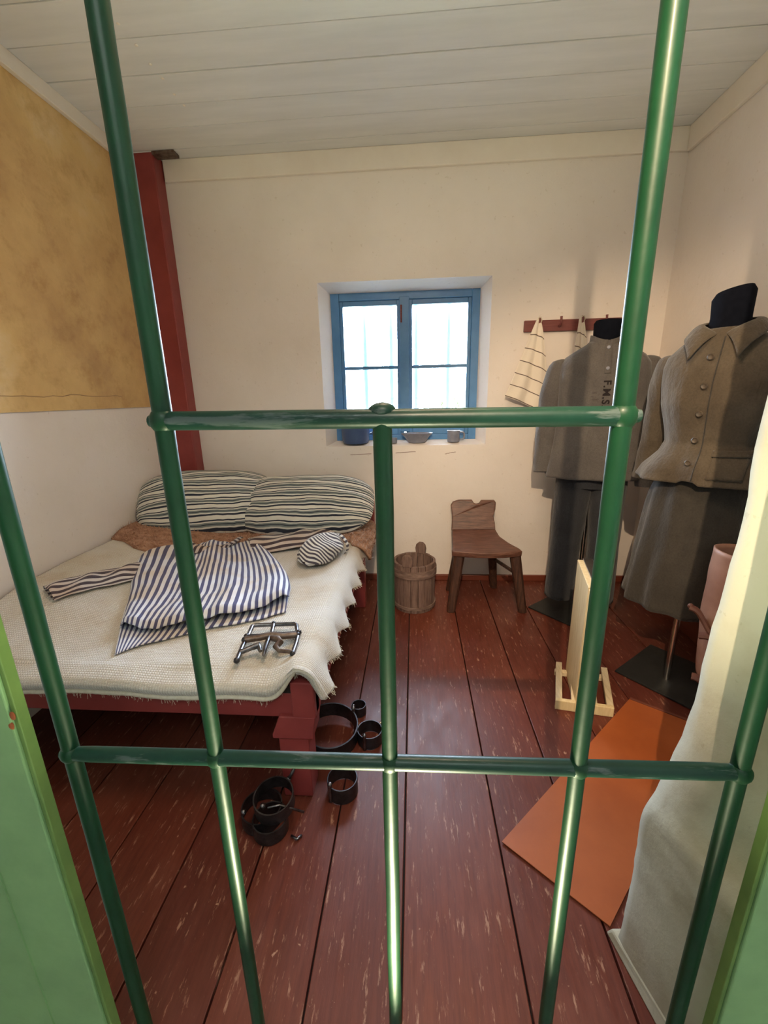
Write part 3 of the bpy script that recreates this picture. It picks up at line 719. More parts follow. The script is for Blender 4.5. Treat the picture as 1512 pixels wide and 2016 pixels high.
def band_pt(u, v):
    ph = 2 * pi * u; c0 = Vector((-0.445, 1.995, bedz(-0.445, 1.99) + 0.075))
    return c0 + ax * (0.085 + 0.022 * v - 0.03 * abs(cos(ph))) + ay * (0.070 * cos(ph) + .01) + Vector((0, 0, 0.050 * sin(ph)))
MB().grid(band_pt, 36, 4).obj('hat_band', 'cap', cp, smooth=True, solid=0.004)

# ------------------------------------------------------------------ iron clamp on the blanket
zc = BZ + 0.044
ck = thing('iron_restraint_clamp', (-0.48, 1.2, zc - 0.01), 'small polished iron restraint clamp with hinged arms on the blanket', 'shackle')
def rod(nm, pts, r, mat='ironclamp', n=10): return MB().tube([(p[0], p[1], zc + (p[2] if len(p) > 2 else 0)) for p in pts], [q * 1.3 for q in r] if isinstance(r, list) else r * 1.3, n).obj(nm, mat, ck, smooth='auto')
rod('loop_frame', [(-0.560, 1.208, .012), (-0.571, 1.279, .010), (-0.563, 1.287, .010), (-0.50, 1.293, .010), (-0.425, 1.300, .010), (-0.416, 1.294, .010), (-0.396, 1.236, .012)], 0.0058)
rod('middle_post', [(-0.499, 1.294, .011), (-0.484, 1.226, .012)], 0.0058)
rod('cross_rod', [(-0.566, 1.207, .013), (-0.52, 1.212, .013), (-0.482, 1.226, .014), (-0.44, 1.226, .013), (-0.390, 1.236, .013)], 0.0070, 'iron')
rod('curved_bar', [(-0.560, 1.185, .016), (-0.515, 1.196, .018), (-0.477, 1.212, .020), (-0.435, 1.208, .018), (-0.396, 1.222, .016)], 0.0085, 'ironrust')
rod('side_arm', [(-0.560, 1.208, .014), (-0.556, 1.150, .010), (-0.548, 1.092, .006)], 0.0058)
rod('side_arm', [(-0.392, 1.232, .014), (-0.386, 1.180, .010), (-0.384, 1.130, .006)], 0.0058)
rod('centre_pin', [(-0.482, 1.198, .018), (-0.478, 1.150, .014), (-0.473, 1.116, .006)], [0.006, 0.006, 0.0035])
rod('hook_arm', [(-0.552, 1.124, .010), (-0.525, 1.146, .012), (-0.502, 1.160, .014), (-0.497, 1.148, .012), (-0.490, 1.136, .008)], [0.006, 0.007, 0.008, 0.006, 0.005])
rod('scroll_arm', [(-0.478, 1.196, .018), (-0.450, 1.190, .018), (-0.438, 1.176, .016), (-0.446, 1.156, .012), (-0.430, 1.140, .008), (-0.400, 1.138, .008), (-0.386, 1.134, .008)], [0.006, 0.009, 0.009, 0.008, 0.005, 0.005, 0.005], 'ironrust')
for (x, y, z, r) in ((-0.562, 1.206, .016, .010), (-0.560, 1.184, .016, .011), (-0.548, 1.088, .006, .010), (-0.392, 1.236, .016, .010), (-0.392, 1.222, .015, .010), (-0.384, 1.130, .006, .009), (-0.499, 1.296, .014, .008), (-0.482, 1.224, .018, .008)):
    MB().ball((x, y, zc + z), r, 10).obj('rivet', 'iron', ck, smooth=True)

# ================================================================== IRONS ON THE FLOOR
def cuff(name, c, r, h, th, label, hinge_ang, tilt=(0, 0), mat='iron', lug=None):
    t = thing(name, (c[0], c[1], 0), label, 'leg iron', 'leg irons on the floor beside the bed')
    z0 = 0.002
    prof = [(r - th, z0), (r, z0), (r, z0 + h), (r - th, z0 + h), (r - th, z0)]
    n = 36; rings = [[Vector((a * cos(2 * pi * k / n), a * sin(2 * pi * k / n), z)) for k in range(n)] for a, z in prof]
    q = Matrix.Rotation(tilt[0], 3, 'X') @ Matrix.Rotation(tilt[1], 3, 'Y')
    lift = max(0, abs(r * sin(tilt[0])) , abs(r * sin(tilt[1])))
    T = lambda p: q @ p + Vector((c[0], c[1], lift))
    mb = MB(); mb.loft([[T(p) for p in rg] for rg in rings], cap=False); mb.obj('band', mat, t, smooth='auto', bevel=0.001)
    hp = Vector((r * cos(hinge_ang), r * sin(hinge_ang), 0))
    MB().tube([T(hp + Vector((0, 0, -0.001 + z0))), T(hp + Vector((0, 0, h + 0.012)))], 0.0065, 10).obj('hinge_pin', 'ironclamp', t, smooth='auto')
    MB().ball(T(hp + Vector((0, 0, h + 0.013))), 0.008, 10).obj('pin_head', 'ironclamp', t, smooth=True)
    if lug is not None:
        d = Vector((cos(lug), sin(lug), 0)); p0 = d * r + Vector((0, 0, h * 0.6))
        for k in (-1, 1):
            s = Vector((-d.y, d.x, 0)) * 0.006 * k
            MB().tube([T(p0 + s), T(p0 + d * 0.03 + s + Vector((0, 0, .012)))], 0.004, 8).obj('lug', 'ironclamp', t, smooth='auto')
    return t
cuff('leg_iron', (-0.318, 1.285), 0.104, 0.062, 0.006, 'widest black iron ring standing at the foot of the bed', 0.75, (0.10, 0.06))
cuff('leg_iron', (-0.228, 1.425), 0.030, 0.040, 0.004, 'tiny black iron ring behind the widest ring', -2.2)
cuff('leg_iron', (-0.168, 1.285), 0.047, 0.050, 0.004, 'small iron cuff with two lugs, nearest the middle bar', -1.9, lug=0.85)
cuff('leg_iron', (-0.236, 1.070), 0.050, 0.055, 0.004, 'small iron cuff right below the lower cross bar', -2.3)
pr = thing('double_leg_iron', (-0.44, 0.95, 0), 'pair of overlapping black iron cuffs with a rod', 'leg iron', 'leg irons on the floor beside the bed')
for (x, y, z0, r) in ((-0.470, 0.970, 0.002, 0.062), (-0.432, 0.935, 0.002, 0.052), (-0.425, 0.965, 0.050, 0.060)):
    n = 36; prof = [(r - .004, 0), (r, 0), (r, 0.045), (r - .004, 0.045), (r - .004, 0)]
    q = Matrix.Rotation(0.12 if z0 > 0.01 else 0, 3, 'X')
    MB().loft([[q @ Vector((a * cos(2 * pi * k / n), a * sin(2 * pi * k / n), z)) + Vector((x, y, z0 + (0.008 if z0 > .01 else 0))) for k in range(n)] for a, z in prof], cap=False).obj('band', 'iron', pr, smooth='auto')
for p in ((-0.515, 0.942, 0.052), (-0.445, 0.925, 0.10), (-0.395, 1.018, 0.10)):
    MB().ball(p, 0.009, 10).obj('rivet', 'ironclamp', pr, smooth=True)
MB().tube([(-0.43, 0.922, 0.098), (-0.40, 0.935, 0.095), (-0.33, 0.945, 0.06)], 0.0035, 8).obj('rod', 'ironclamp', pr, smooth=True)
MB().tube([(-0.395, 1.015, 0.10), (-0.378, 1.028, 0.130)], 0.005, 8).obj('lug', 'iron', pr, smooth=True)
MB().tube([(-0.365, 0.915, 0.004), (-0.345, 0.905, 0.006), (-0.335, 0.918, 0.004)], 0.004, 8).obj('chain_link', 'ironclamp', pr, smooth=True)

# ================================================================== BUCKET
bk = thing('wooden_bucket', (0.0, 2.37, 0), 'old wooden stave bucket with two lugs standing by the back wall', 'bucket')
bx, by, bh = 0.0, 2.365, 0.30; NS = 18
def brad(z): return 0.122 + 0.006 * z / bh
for k in range(NS):
    a0, a1 = 2 * pi * k / NS + 0.012, 2 * pi * (k + 1) / NS - 0.012; am = (a0 + a1) / 2
    h = bh + 0.004 * nz(k * 1.7)
    lug = k in (3, 12)
    if lug: h += 0.0
    mb = MB(); rings = []
    for z in (0.0, h * .5, h):
        r = brad(z) + 0.0015 * nz(k * 3.1, z)
        rings.append([(bx + rr * cos(a), by + rr * sin(a), z) for rr, a in ((r, a0), (r, am), (r, a1), (r - .016, a1), (r - .016, am), (r - .016, a0))])
    mb.loft(rings); st = mb.obj('stave', 'stave', bk, bevel=0.0015)
    if lug:   # raised lug with rounded top
        d = Vector((cos(am), sin(am), 0)); sd = Vector((-d.y, d.x, 0)); c = Vector((bx, by, 0)) + d * (brad(bh) - .009)
        prof = [(-.030, 0), (.030, 0), (.034, .035), (.028, .060), (.012, .074), (-.012, .074), (-.028, .060), (-.034, .035)]
        MB().loft([[c + sd * x + Vector((0, 0, h - .004 + z)) + d * w for x, z in prof] for w in (-.011, .011)]).obj('lug', 'stave', bk, bevel=0.004)
for (z, hh, mt) in ((0.022, 0.018, 'hoop'), (0.222, 0.046, 'hoop')):
    n = 48; r = brad(z) + 0.001
    MB().loft([[(bx + a * cos(2 * pi * k / n), by + a * sin(2 * pi * k / n), zz) for k in range(n)] for a, zz in ((r, z), (r + .007, z), (r + .007, z + hh), (r, z + hh), (r, z))], cap=False).obj('hoop', mt, bk, smooth='auto')
MB().lathe([(0.107, 0.012), (0.107, 0.028)], (bx, by, 0), 32).obj('bucket_bottom', 'stave', bk)

# ================================================================== CHAIR
ch = thing('wooden_chair', (0.41, 2.44, 0), 'low old wooden chair with notched plank back and splayed legs', 'chair')
def seat_pt(u, v):      # v 0 front .. 1 back
    yf = 2.235 + 0.03 * (2 * u - 1) ** 2; y = lerp(yf, 2.535, v)
    wl_ = interp([(0, 0.214), (0.15, 0.222), (0.6, 0.232), (1, 0.238)], v); wr_ = interp([(0, 0.610), (0.12, 0.600), (0.35, 0.555), (0.65, 0.515), (1, 0.505)], v)
    return (lerp(wl_, wr_, u), y, lerp(0.392, 0.438, v) - 0.008 * sin(pi * u) * sin(pi * v))
MB().grid(seat_pt, 24, 16).obj('seat', 'chairwood', ch, smooth='auto', solid=0.034, bevel=0.004)
bp = [(0.236, 0.425), (0.508, 0.425), (0.506, 0.47), (0.497, 0.51), (0.512, 0.55), (0.516, 0.590), (0.508, 0.602), (0.425, 0.604), (0.412, 0.588), (0.395, 0.582), (0.378, 0.588), (0.366, 0.607), (0.285, 0.606), (0.246, 0.594), (0.232, 0.572), (0.238, 0.545), (0.242, 0.51), (0.238, 0.47)]
def bpos(x, z, w): t = (z - 0.42) / 0.18; return (x, 2.535 + 0.075 * t + w - 0.010 * sin(pi * (x - .23) / .28), z)
MB().loft([[bpos(x, z, w) for x, z in bp] for w in (0.0, 0.026)]).obj('backrest', 'chairwood', ch, bevel=0.004)
for (t, bt, r) in (((0.262, 2.30, 0.372), (0.218, 2.285, 0), .029), ((0.575, 2.30, 0.372), (0.640, 2.292, 0), .029), ((0.285, 2.48, 0.39), (0.230, 2.575, 0), .026), ((0.475, 2.48, 0.39), (0.530, 2.62, 0), .026)):
    t, bt = Vector(t), Vector(bt)
    rings = []
    for s in (0, .5, 1):
        p = t.lerp(bt, s); k = r * lerp(1.08, 0.82, s)
        rings.append([p + Vector((a * k, bq * k, 0)) for a, bq in ((-1, -.55), (-.55, -1), (.55, -1), (1, -.55), (1, .55), (.55, 1), (-.55, 1), (-1, .55))])
    MB().loft(rings[::-1]).obj('leg', 'legwood', ch, bevel=0.003)
MB().tube([(0.594, 2.300, 0.24), (0.500, 2.545, 0.24)], 0.011, 8).obj('stretcher', 'legwood', ch, smooth='auto')

# ================================================================== COAT RACK AND TOWELS
rk = thing('peg_rack', (0.95, YB - 0.015, 1.60), 'red-brown wooden peg rail on the back wall', 'coat rack')
MB().span((0.650, YB - 0.024, 1.602), (1.245, YB - 0.001, 1.664)).obj('rail', 'rack', rk, bevel=0.003)
for x in (0.727, 0.847, 0.968, 1.10, 1.215):
    MB().tube(crv([(x, YB - 0.023, 1.628), (x, YB - 0.050, 1.630), (x, YB - 0.062, 1.648), (x, YB - 0.060, 1.674)], 5), [0.006] * 10 + [0.0068] * 5 + [0.008], 8).obj('peg', 'rack', rk, smooth=True)
def towel(px, label, l, r, zb, seed):
    t = thing('hand_towel', (px, YB - 0.05, 1.2), label, 'towel', 'striped towels on the peg rail')
    def fn(u, v):
        vv = v ** 0.92
        xl = lerp(px - 0.022, px + l, vv); xr = lerp(px + 0.006, px + r, min(1, vv * 1.12) ** 0.8)
        zl = lerp(1.655, zb, vv); zr = lerp(1.650, zb - 0.130, vv)
        x = lerp(xl, xr, u); z = lerp(zl, zr, u) + 0.010 * sin(u * pi)
        y = YB - 0.062 - 0.010 * sin(u * 9 + seed) * vv - 0.012 * sin(u * 17 + v * 3 + seed) * vv * .6 - 0.01 * vv + 0.008 * nz(u * 4, v * 4, seed)
        return (x, y, z)
    g = MB().grid(fn, 40, 44); g.obj('towel_cloth', 'towel', t, smooth=True, solid=0.003)
    MB().tube(crv([(px - 0.004, YB - 0.060, 1.645), (px - 0.012, YB - 0.066, 1.662), (px, YB - 0.070, 1.672), (px + 0.010, YB - 0.064, 1.655), (px + 0.002, YB - 0.060, 1.640)], 6), 0.003, 6).obj('hanging_loop', 'hem', t, smooth=True)
towel(0.727, 'cream towel with thin dark lines hanging from the leftmost peg', -0.180, 0.092, 1.238, 0.4)
towel(0.968, 'narrow cream towel mostly hidden behind the grey tunic', -0.055, 0.085, 1.245, 2.4)
# ================================================================== MANNEQUINS
def xform(c, yaw):
    Rz = Matrix.Rotation(yaw, 3, 'Z'); c = Vector(c)
    return lambda p: Rz @ Vector(p) + c
def apply(mb, T): mb.v = [T(p) for p in mb.v]; return mb
def oval(z, a, bq, n=72, e=2.3, dx=0.0, dy=0.0, fold=0.0, nf=9, seed=0.0, bust=0.0):
    out = []
    for k in range(n):
        t = 2 * pi * k / n; c_, s_ = cos(t), sin(t)
        r = 1.0 / ((abs(c_) ** e + abs(s_) ** e) ** (1 / e))
        r *= 1 + fold * (sin(nf * t + seed) * 0.6 + nz(c_ * 3 + seed, s_ * 3, z * 3)) + 0.018 * nz(c_ * 4 + seed, s_ * 4, z * 9)
        y = bq * s_ * r
        if s_ < 0: y -= bust * (math.exp(-((abs(c_) - 0.42) / 0.3) ** 2)) * (-s_)
        out.append((dx + a * c_ * r, dy + y, z))
    return out
def rings_from(tab, steps, **kw):
    """tab: z -> (a, b, e, dy, fold, bust)"""
    z0, z1 = tab[0][0], tab[-1][0]; R_ = []
    for i in range(steps + 1):
        z = lerp(z0, z1, i / steps); a, bq, e, dy, fo, bu = interp(tab, z)
        R_.append(oval(z, a, bq, e=e, dy=dy, fold=fo, bust=bu, **kw))
    return R_
def surf(mb):
    return BVHTree.FromPolygons([tuple(p) for p in mb.v], [tuple(f) for f in mb.f])
def hit(bvh, x, z, off):
    h = bvh.ray_cast(Vector((x, -1.0, z)), Vector((0, 1, 0)))
    if h[0] is None: return Vector((x, -0.12, z))
    n = h[1] if h[1].y < 0 else -h[1]
    return h[0] + n * off
def patch(bvh, x0, x1, z0, z1, off, nu=10, nv=10):
    return MB().grid(lambda u, v: hit(bvh, lerp(x0, x1, u), lerp(z0, z1, v), off), nu, nv)
def arm(path, rad, flat=0.85, n=28, steps=26, seed=0.0):
    P = crv(path, 8); rings = []
    for i in range(steps + 1):
        v = i / steps; p = at_curve(P, v); t = (at_curve(P, min(1, v + .03)) - at_curve(P, max(0, v - .03))).normalized()
        a = t.cross(Vector((0, 1, 0))).normalized(); bq = a.cross(t).normalized(); r = interp(rad, v)
        rings.append([p + a * (r * cos(2 * pi * k / n) * (1 + .05 * nz(v * 7 + seed, cos(2 * pi * k / n) * 2, sin(2 * pi * k / n) * 2) + .035 * sin(v * 30 + 2 * cos(2 * pi * k / n) + seed)))
                      + bq * (r * flat * sin(2 * pi * k / n) * (1 + .06 * nz(v * 9 + seed, 3 + cos(2 * pi * k / n)))) for k in range(n)])
    return MB().loft(rings)
def stand(T, c, yaw, hw, pole_h, label, pole_xy=(0, 0), plate_off=(0, 0)):
    t = thing('dress_form', (c[0], c[1], 0), label, 'mannequin', 'dress forms in the right corner')
    P = xform((c[0] + plate_off[0], c[1] + plate_off[1], 0), yaw)
    apply(MB().span((-hw, -hw, 0.002), (hw, hw, 0.010)), P).obj('base_plate', 'blackmetal', t, bevel=0.001)
    MB().tube([(c[0] + pole_xy[0], c[1] + pole_xy[1], 0.008), (c[0] + pole_xy[0], c[1] + pole_xy[1], pole_h)], 0.0125, 14).obj('pole', 'steel', t, smooth='auto')
    return t

# ---- dress form with the grey tunic
c1 = (0.955, 2.30, 0.0); T1 = xform(c1, math.radians(-14))
d1 = stand(T1, c1, math.radians(40), 0.145, 0.90, 'black headless dress form wearing the grey prison tunic', (0.02, 0.06), (-0.065, 0.02))
nk = MB().loft([oval(z, a, bq, 36, 2.1, 0, dy) for z, a, bq, dy in ((1.30, .085, .07, .0), (1.44, .070, .064, .0), (1.52, .064, .060, -.004), (1.575, .066, .062, -.008), (1.588, .058, .054, -.008), (1.592, .03, .03, -.008))])
apply(nk, T1).obj('neck', 'black', d1, smooth='auto')
apply(MB().loft([oval(z, a, bq, 36, 2.2) for z, a, bq in ((0.80, .13, .085), (1.0, .125, .085), (1.2, .145, .09), (1.34, .13, .08), (1.38, .09, .06))]), T1).obj('torso', 'black', d1, smooth='auto')

tu = thing('grey_tunic', (c1[0], c1[1], 0.82), 'grey collarless prison tunic with stencilled letters on the chest', 'tunic')
tab = [(0.815, (.225, .150, 2.6, 0, .085, 0)), (0.90, (.218, .146, 2.6, 0, .070, 0)), (1.05, (.205, .138, 2.6, 0, .042, 0)), (1.22, (.205, .136, 2.6, 0, .018, 0)), (1.34, (.212, .128, 2.6, 0, .004, 0)), (1.385, (.208, .116, 2.5, 0, 0, 0)),
       (1.425, (.178, .098, 2.3, 0, 0, 0)), (1.455, (.132, .082, 2.1, 0, 0, 0)), (1.478, (.092, .072, 2.0, 0, 0, 0)), (1.492, (.078, .070, 2.0, 0, 0, 0))]
body = MB().loft(rings_from(tab, 60, nf=9, seed=1.3), cap=False); bv = surf(body)
apply(body, T1).obj('tunic_body', 'tunic', tu, smooth=True, solid=0.004)
def col_pt(u, v):
    t = lerp(-0.5 * pi + 0.10, 1.5 * pi - 0.06, u); s = max(0, -sin(t)) ** 2
    return T1((.078 * cos(t) * (1 - .04 * v), .070 * sin(t) - 0.006 * v - 0.010 * s * (1 - v), 1.487 + 0.036 * v - 0.030 * s))
MB().grid(col_pt, 48, 5).obj('band_collar', 'tunic', tu, smooth=True, solid=0.004)
apply(arm([(.165, .010, 1.400), (.212, .012, 1.335), (.240, .010, 1.20), (.252, -.005, 1.02), (.256, -.030, .86), (.256, -.040, .775)], [(0, .030), (.12, .066), (.3, .070), (.6, .064), (1, .054)], seed=1), T1).obj('sleeve', 'tunic', tu, smooth='auto')
apply(arm([(-.165, .010, 1.400), (-.208, .014, 1.335), (-.228, .020, 1.20), (-.235, .016, 1.02), (-.238, .01, .88), (-.238, .0, .828)], [(0, .030), (.12, .064), (.3, .068), (.6, .064), (1, .058)], seed=5), T1).obj('sleeve', 'tunic', tu, smooth='auto')
apply(patch(bv, -0.014, 0.016, 1.335, 1.475, 0.003, 4, 20), T1).obj('placket', 'tunic', tu, smooth=True, solid=0.002)
for z in (1.455, 1.358):
    p = hit(bv, 0.0, z, 0.006); mb = MB().lathe([(0.002, -.003), (.008, -.002), (.008, .002), (.005, .003), (.002, .002)], p, 14, (0, -1, 0.05)); apply(mb, T1).obj('button', 'pewter', tu, smooth='auto')
def stencil(txt, x0, ztop, size, mat, nm):
    cu = bpy.data.curves.new('letters', 'FONT'); cu.body = txt; cu.size = size; cu.space_character = 1.15; cu.offset = 0.0012
    tmp = bpy.data.objects.new('letters_tmp', cu); COL.objects.link(tmp)
    me = bpy.data.meshes.new_from_object(tmp.evaluated_get(bpy.context.evaluated_depsgraph_get())); bpy.data.objects.remove(tmp)
    bm = bmesh.new(); bm.from_mesh(me); bmesh.ops.subdivide_edges(bm, edges=[e for e in bm.edges if e.calc_length() > 0.01], cuts=2)
    bmesh.ops.triangulate(bm, faces=bm.faces)
    mb = MB(); vs = []
    for v in bm.verts:   # reads from top to bottom, letter tops towards +x
        vs.append(hit(bv, x0 + v.co.y, ztop - v.co.x, 0.0022))
    mb.add(vs, [tuple(q.index for q in f.verts) for f in bm.faces]); bm.free()
    bpy.data.meshes.remove(me)
    apply(mb, T1).obj(nm, mat, tu)
stencil('F.M.S.', -0.010, 1.305, 0.046, 'ink', 'stencilled_letters')
# second, faded and illegible column of stencil marks
for (z, w, dx) in ((1.245, .020, 0.004), (1.228, .012, 0.0), (1.214, .030, 0.006), (1.178, .034, 0.0), (1.166, .034, 0.0)):
    apply(patch(bv, -0.062 + dx, -0.062 + dx + w, z, z + 0.0045, 0.002, 4, 1), T1).obj('faded_mark', 'inkfaint', tu)

tr = thing('dark_trousers', (c1[0], c1[1], 0.09), 'dark grey prison trousers under the grey tunic', 'trousers')
def leg_rings(sx):
    R_ = []
    for i in range(31):
        t = i / 30; z = lerp(0.095, 0.86, t)
        cx_ = sx * interp([(0, .105), (.5, .094), (.75, .086), (1, .075)], t); a = interp([(0, .078), (.45, .080), (.8, .092), (1, .098)], t); bq = interp([(0, .085), (.5, .090), (.8, .105), (1, .110)], t)
        R_.append([(cx_ + p[0] * (1 if True else 1), p[1] + 0.01, p[2]) for p in oval(z + 0.0, a, bq, 40, 2.2, 0, 0, .03, 5, sx * 2.0)])
    return R_
for sx in (-1, 1): apply(MB().loft(leg_rings(sx), cap=False), T1).obj('trouser_leg', 'trouser', tr, smooth=True, solid=0.004)
apply(MB().loft(rings_from([(0.76, (.15, .108, 2.5, .01, .01, 0)), (0.90, (.165, .110, 2.4, .01, .01, 0)), (1.0, (.15, .10, 2.3, .01, 0, 0))], 10)), T1).obj('hip_section', 'trouser', tr, smooth='auto')

# ---- dress form with jacket and skirt
c2 = (1.140, 1.720, 0.0); T2 = xform(c2, math.radians(-48))
d2 = stand(T2, c2, math.radians(39), 0.175, 0.55, 'black headless dress form wearing the buttoned jacket and skirt', (-0.018, -0.035), (0.03, -0.01))
nk = MB().loft([oval(z, a, bq, 36, 2.1, 0, dy) for z, a, bq, dy in ((1.26, .080, .065, .0), (1.42, .066, .060, .0), (1.50, .060, .057, -.004), (1.57, .062, .060, -.010), (1.588, .052, .050, -.010), (1.592, .03, .03, -.010))])
nk.v = [Vector((p.x, p.y, p.z + (0.012 * p.x / .06 if p.z > 1.55 else 0))) for p in nk.v]
apply(nk, T2).obj('neck', 'black', d2, smooth='auto')
apply(MB().loft([oval(z, a, bq, 36, 2.2) for z, a, bq in ((0.52, .10, .075), (0.85, .115, .085), (1.03, .085, .065), (1.2, .125, .085), (1.32, .12, .07), (1.36, .08, .05))]), T2).obj('torso', 'black', d2, smooth='auto')
jk = thing('buttoned_jacket', (c2[0], c2[1], 0.90), 'brown-grey linen jacket with wide collar, five buttons and flap pocket', 'jacket')
tab = [(0.910, (.222, .178, 2.3, 0, .085, 0)), (0.955, (.205, .165, 2.3, 0, .070, 0)), (1.015, (.158, .132, 2.2, 0, .035, 0)), (1.055, (.142, .118, 2.2, 0, .018, 0)), (1.10, (.150, .118, 2.3, 0, .012, .008)), (1.20, (.176, .122, 2.4, 0, .006, .030)), (1.275, (.184, .118, 2.5, 0, .004, .020)),
       (1.335, (.186, .108, 2.5, 0, 0, .006)), (1.372, (.178, .098, 2.4, 0, 0, 0)), (1.412, (.140, .084, 2.2, 0, 0, 0)), (1.445, (.098, .072, 2.0, 0, 0, 0)), (1.462, (.078, .066, 2.0, 0, 0, 0))]
body = MB().loft(rings_from(tab, 64, nf=8, seed=0.4), cap=False)
for p in body.v:      # hem a little longer at the back, cut away at the front edge
    if p.z < 1.03 and p.y < -0.08 and -0.03 < p.x < 0.03: p.z += 0.012 * (1.03 - p.z) / .12
bv = surf(body)
apply(body, T2).obj('jacket_body', 'jacket', jk, smooth=True, solid=0.004)
def wide_collar(u, v):
    t = lerp(-0.5 * pi + 0.14, 1.5 * pi - 0.14, u); fr = abs(2 * u - 1); s = max(0, -sin(t))
    w = 0.048 + 0.036 * fr ** 4
    r0x, r0y = .074, .066
    top = 1.470 + 0.022 * (1 - fr ** 2) - 0.030 * fr ** 3
    ox_, oy_ = cos(t), sin(t)
    spread = 1 if ox_ > 0 else -1
    x = r0x * ox_ + w * v * (ox_ * 0.85 + spread * 0.62 * fr ** 4); y = r0y * oy_ + w * v * oy_ * 0.55 - 0.020 * v * fr ** 3
    z = top + 0.014 * sin(pi * v) - w * v * (0.62 + 0.42 * fr ** 3)
    return T2((x, y, z))
MB().grid(wide_collar, 64, 8).obj('wide_collar', 'jacket', jk, smooth=True, solid=0.005)
apply(arm([(.145, .008, 1.370), (.184, .010, 1.310), (.210, .014, 1.19), (.232, -.010, 1.06), (.240, -.075, .955), (.232, -.11, .915)], [(0, .028), (.12, .058), (.3, .060), (.6, .056), (1, .050)], seed=2), T2).obj('sleeve', 'jacket', jk, smooth='auto')
apply(arm([(-.145, .008, 1.370), (-.182, .016, 1.310), (-.200, .040, 1.19), (-.215, .060, 1.05), (-.230, .065, .92), (-.235, .060, .87)], [(0, .028), (.12, .056), (.3, .054), (.6, .048), (1, .044)], seed=7), T2).obj('sleeve', 'jacket', jk, smooth='auto')
apply(patch(bv, 0.012, 0.016, 0.925, 1.43, 0.0025, 1, 40), T2).obj('front_edge', 'skirt', jk, smooth=True, solid=0.002)
for z in (1.360, 1.262, 1.166, 1.070, 0.985):
    p = hit(bv, -0.010, z, 0.007); mb = MB().lathe([(0.002, -.004), (.011, -.003), (.012, .001), (.009, .004), (.006, .002), (.002, .002)], p, 16, (0, -1, 0.05)); apply(mb, T2).obj('button', 'horn', jk, smooth='auto')
apply(patch(bv, 0.055, 0.150, 0.935, 1.030, 0.006, 12, 8), T2).obj('pocket', 'jacket', jk, smooth=True, solid=0.005)
apply(patch(bv, 0.050, 0.155, 1.010, 1.035, 0.012, 12, 4), T2).obj('pocket_flap', 'jacket', jk, smooth=True, solid=0.004)
sk = thing('long_skirt', (c2[0], c2[1], 0.37), 'long dark grey prison skirt with deep folds', 'skirt')
tab = [(0.375, (.215, .185, 2.1, 0, .095, 0)), (0.6, (.195, .168, 2.1, 0, .075, 0)), (0.85, (.165, .138, 2.1, 0, .040, 0)), (1.03, (.120, .100, 2.1, 0, .010, 0))]
apply(MB().loft(rings_from(tab, 36, nf=11, seed=2.2), cap=False), T2).obj('skirt_cloth', 'skirt', sk, smooth=True, solid=0.004)

# ================================================================== SIGN BOX ON PALE STAND
sg = thing('display_panel', (0.70, 1.58, 0), 'narrow upright pale wooden display panel on a slatted foot', 'display panel')
U = Vector((0.217, -0.038, 0)).normalized(); V = Vector((0.088, 0.271, 0)).normalized(); S0 = Vector((0.574, 1.485, 0))
def sp(u, v, z): return S0 + U * u + V * v + Vector((0, 0, z))
def sbox(nm, u0, u1, v0, v1, z0, z1, mat, z1b=None, bev=0.002):
    z1b = z1 if z1b is None else z1b
    mb = MB(); mb.add([sp(u0, v0, z0), sp(u1, v0, z0), sp(u1, v1, z0), sp(u0, v1, z0), sp(u0, v0, z1), sp(u1, v0, z1), sp(u1, v1, z1b), sp(u0, v1, z1b)],
                      [(0, 3, 2, 1), (4, 5, 6, 7), (0, 1, 5, 4), (1, 2, 6, 5), (2, 3, 7, 6), (3, 0, 4, 7)])
    return mb.obj(nm, mat, sg, bevel=bev)
mb = MB(); mb.add([sp(*q) for q in ((0.074, 0.012, .004), (0.130, 0.012, .004), (0.100, 0.262, .004), (0.044, 0.262, .004), (0.074, 0.012, .545), (0.130, 0.012, .545), (0.100, 0.262, .560), (0.044, 0.262, .560))],
                  [(0, 3, 2, 1), (4, 5, 6, 7), (0, 1, 5, 4), (1, 2, 6, 5), (2, 3, 7, 6), (3, 0, 4, 7)]); mb.obj('panel_board', 'pale', sg, bevel=0.002)
sbox('front_batten', 0.076, 0.104, -0.006, 0.010, 0.002, 0.540, 'pale')
sbox('front_batten', 0.107, 0.138, -0.006, 0.010, 0.002, 0.540, 'pale')
mb = MB(); mb.add([sp(*q) for q in ((0.094, 0.012, .5465), (0.132, 0.012, .5465), (0.102, 0.262, .5615), (0.064, 0.262, .5615), (0.094, 0.012, .554), (0.132, 0.012, .554), (0.102, 0.262, .569), (0.064, 0.262, .569))],
                  [(0, 3, 2, 1), (4, 5, 6, 7), (0, 1, 5, 4), (1, 2, 6, 5), (2, 3, 7, 6), (3, 0, 4, 7)]); mb.obj('metal_top', 'steel', sg, bevel=0.002)
for (u0, u1, u2) in ((0.0, 0.026, 0.060), (0.218, 0.192, 0.158)):
    s = 1 if u1 > u0 else -1
    sbox('foot_slat', min(u0, u1), max(u0, u1), 0.016, 0.275, 0.022, 0.042, 'palelath')
    sbox('foot_slat', min(u2, u2 + s * .024), max(u2, u2 + s * .024), 0.016, 0.275, 0.022, 0.042, 'palelath')
    lo, hi = min(u0, u2 + s * .024), max(u0, u2 + s * .024)
    sbox('foot_front', lo, hi, -0.004, 0.015, 0.001, 0.044, 'pale')
    sbox('foot_back', lo - .004, hi + .004, 0.225, 0.250, 0.001, 0.021, 'palelath')

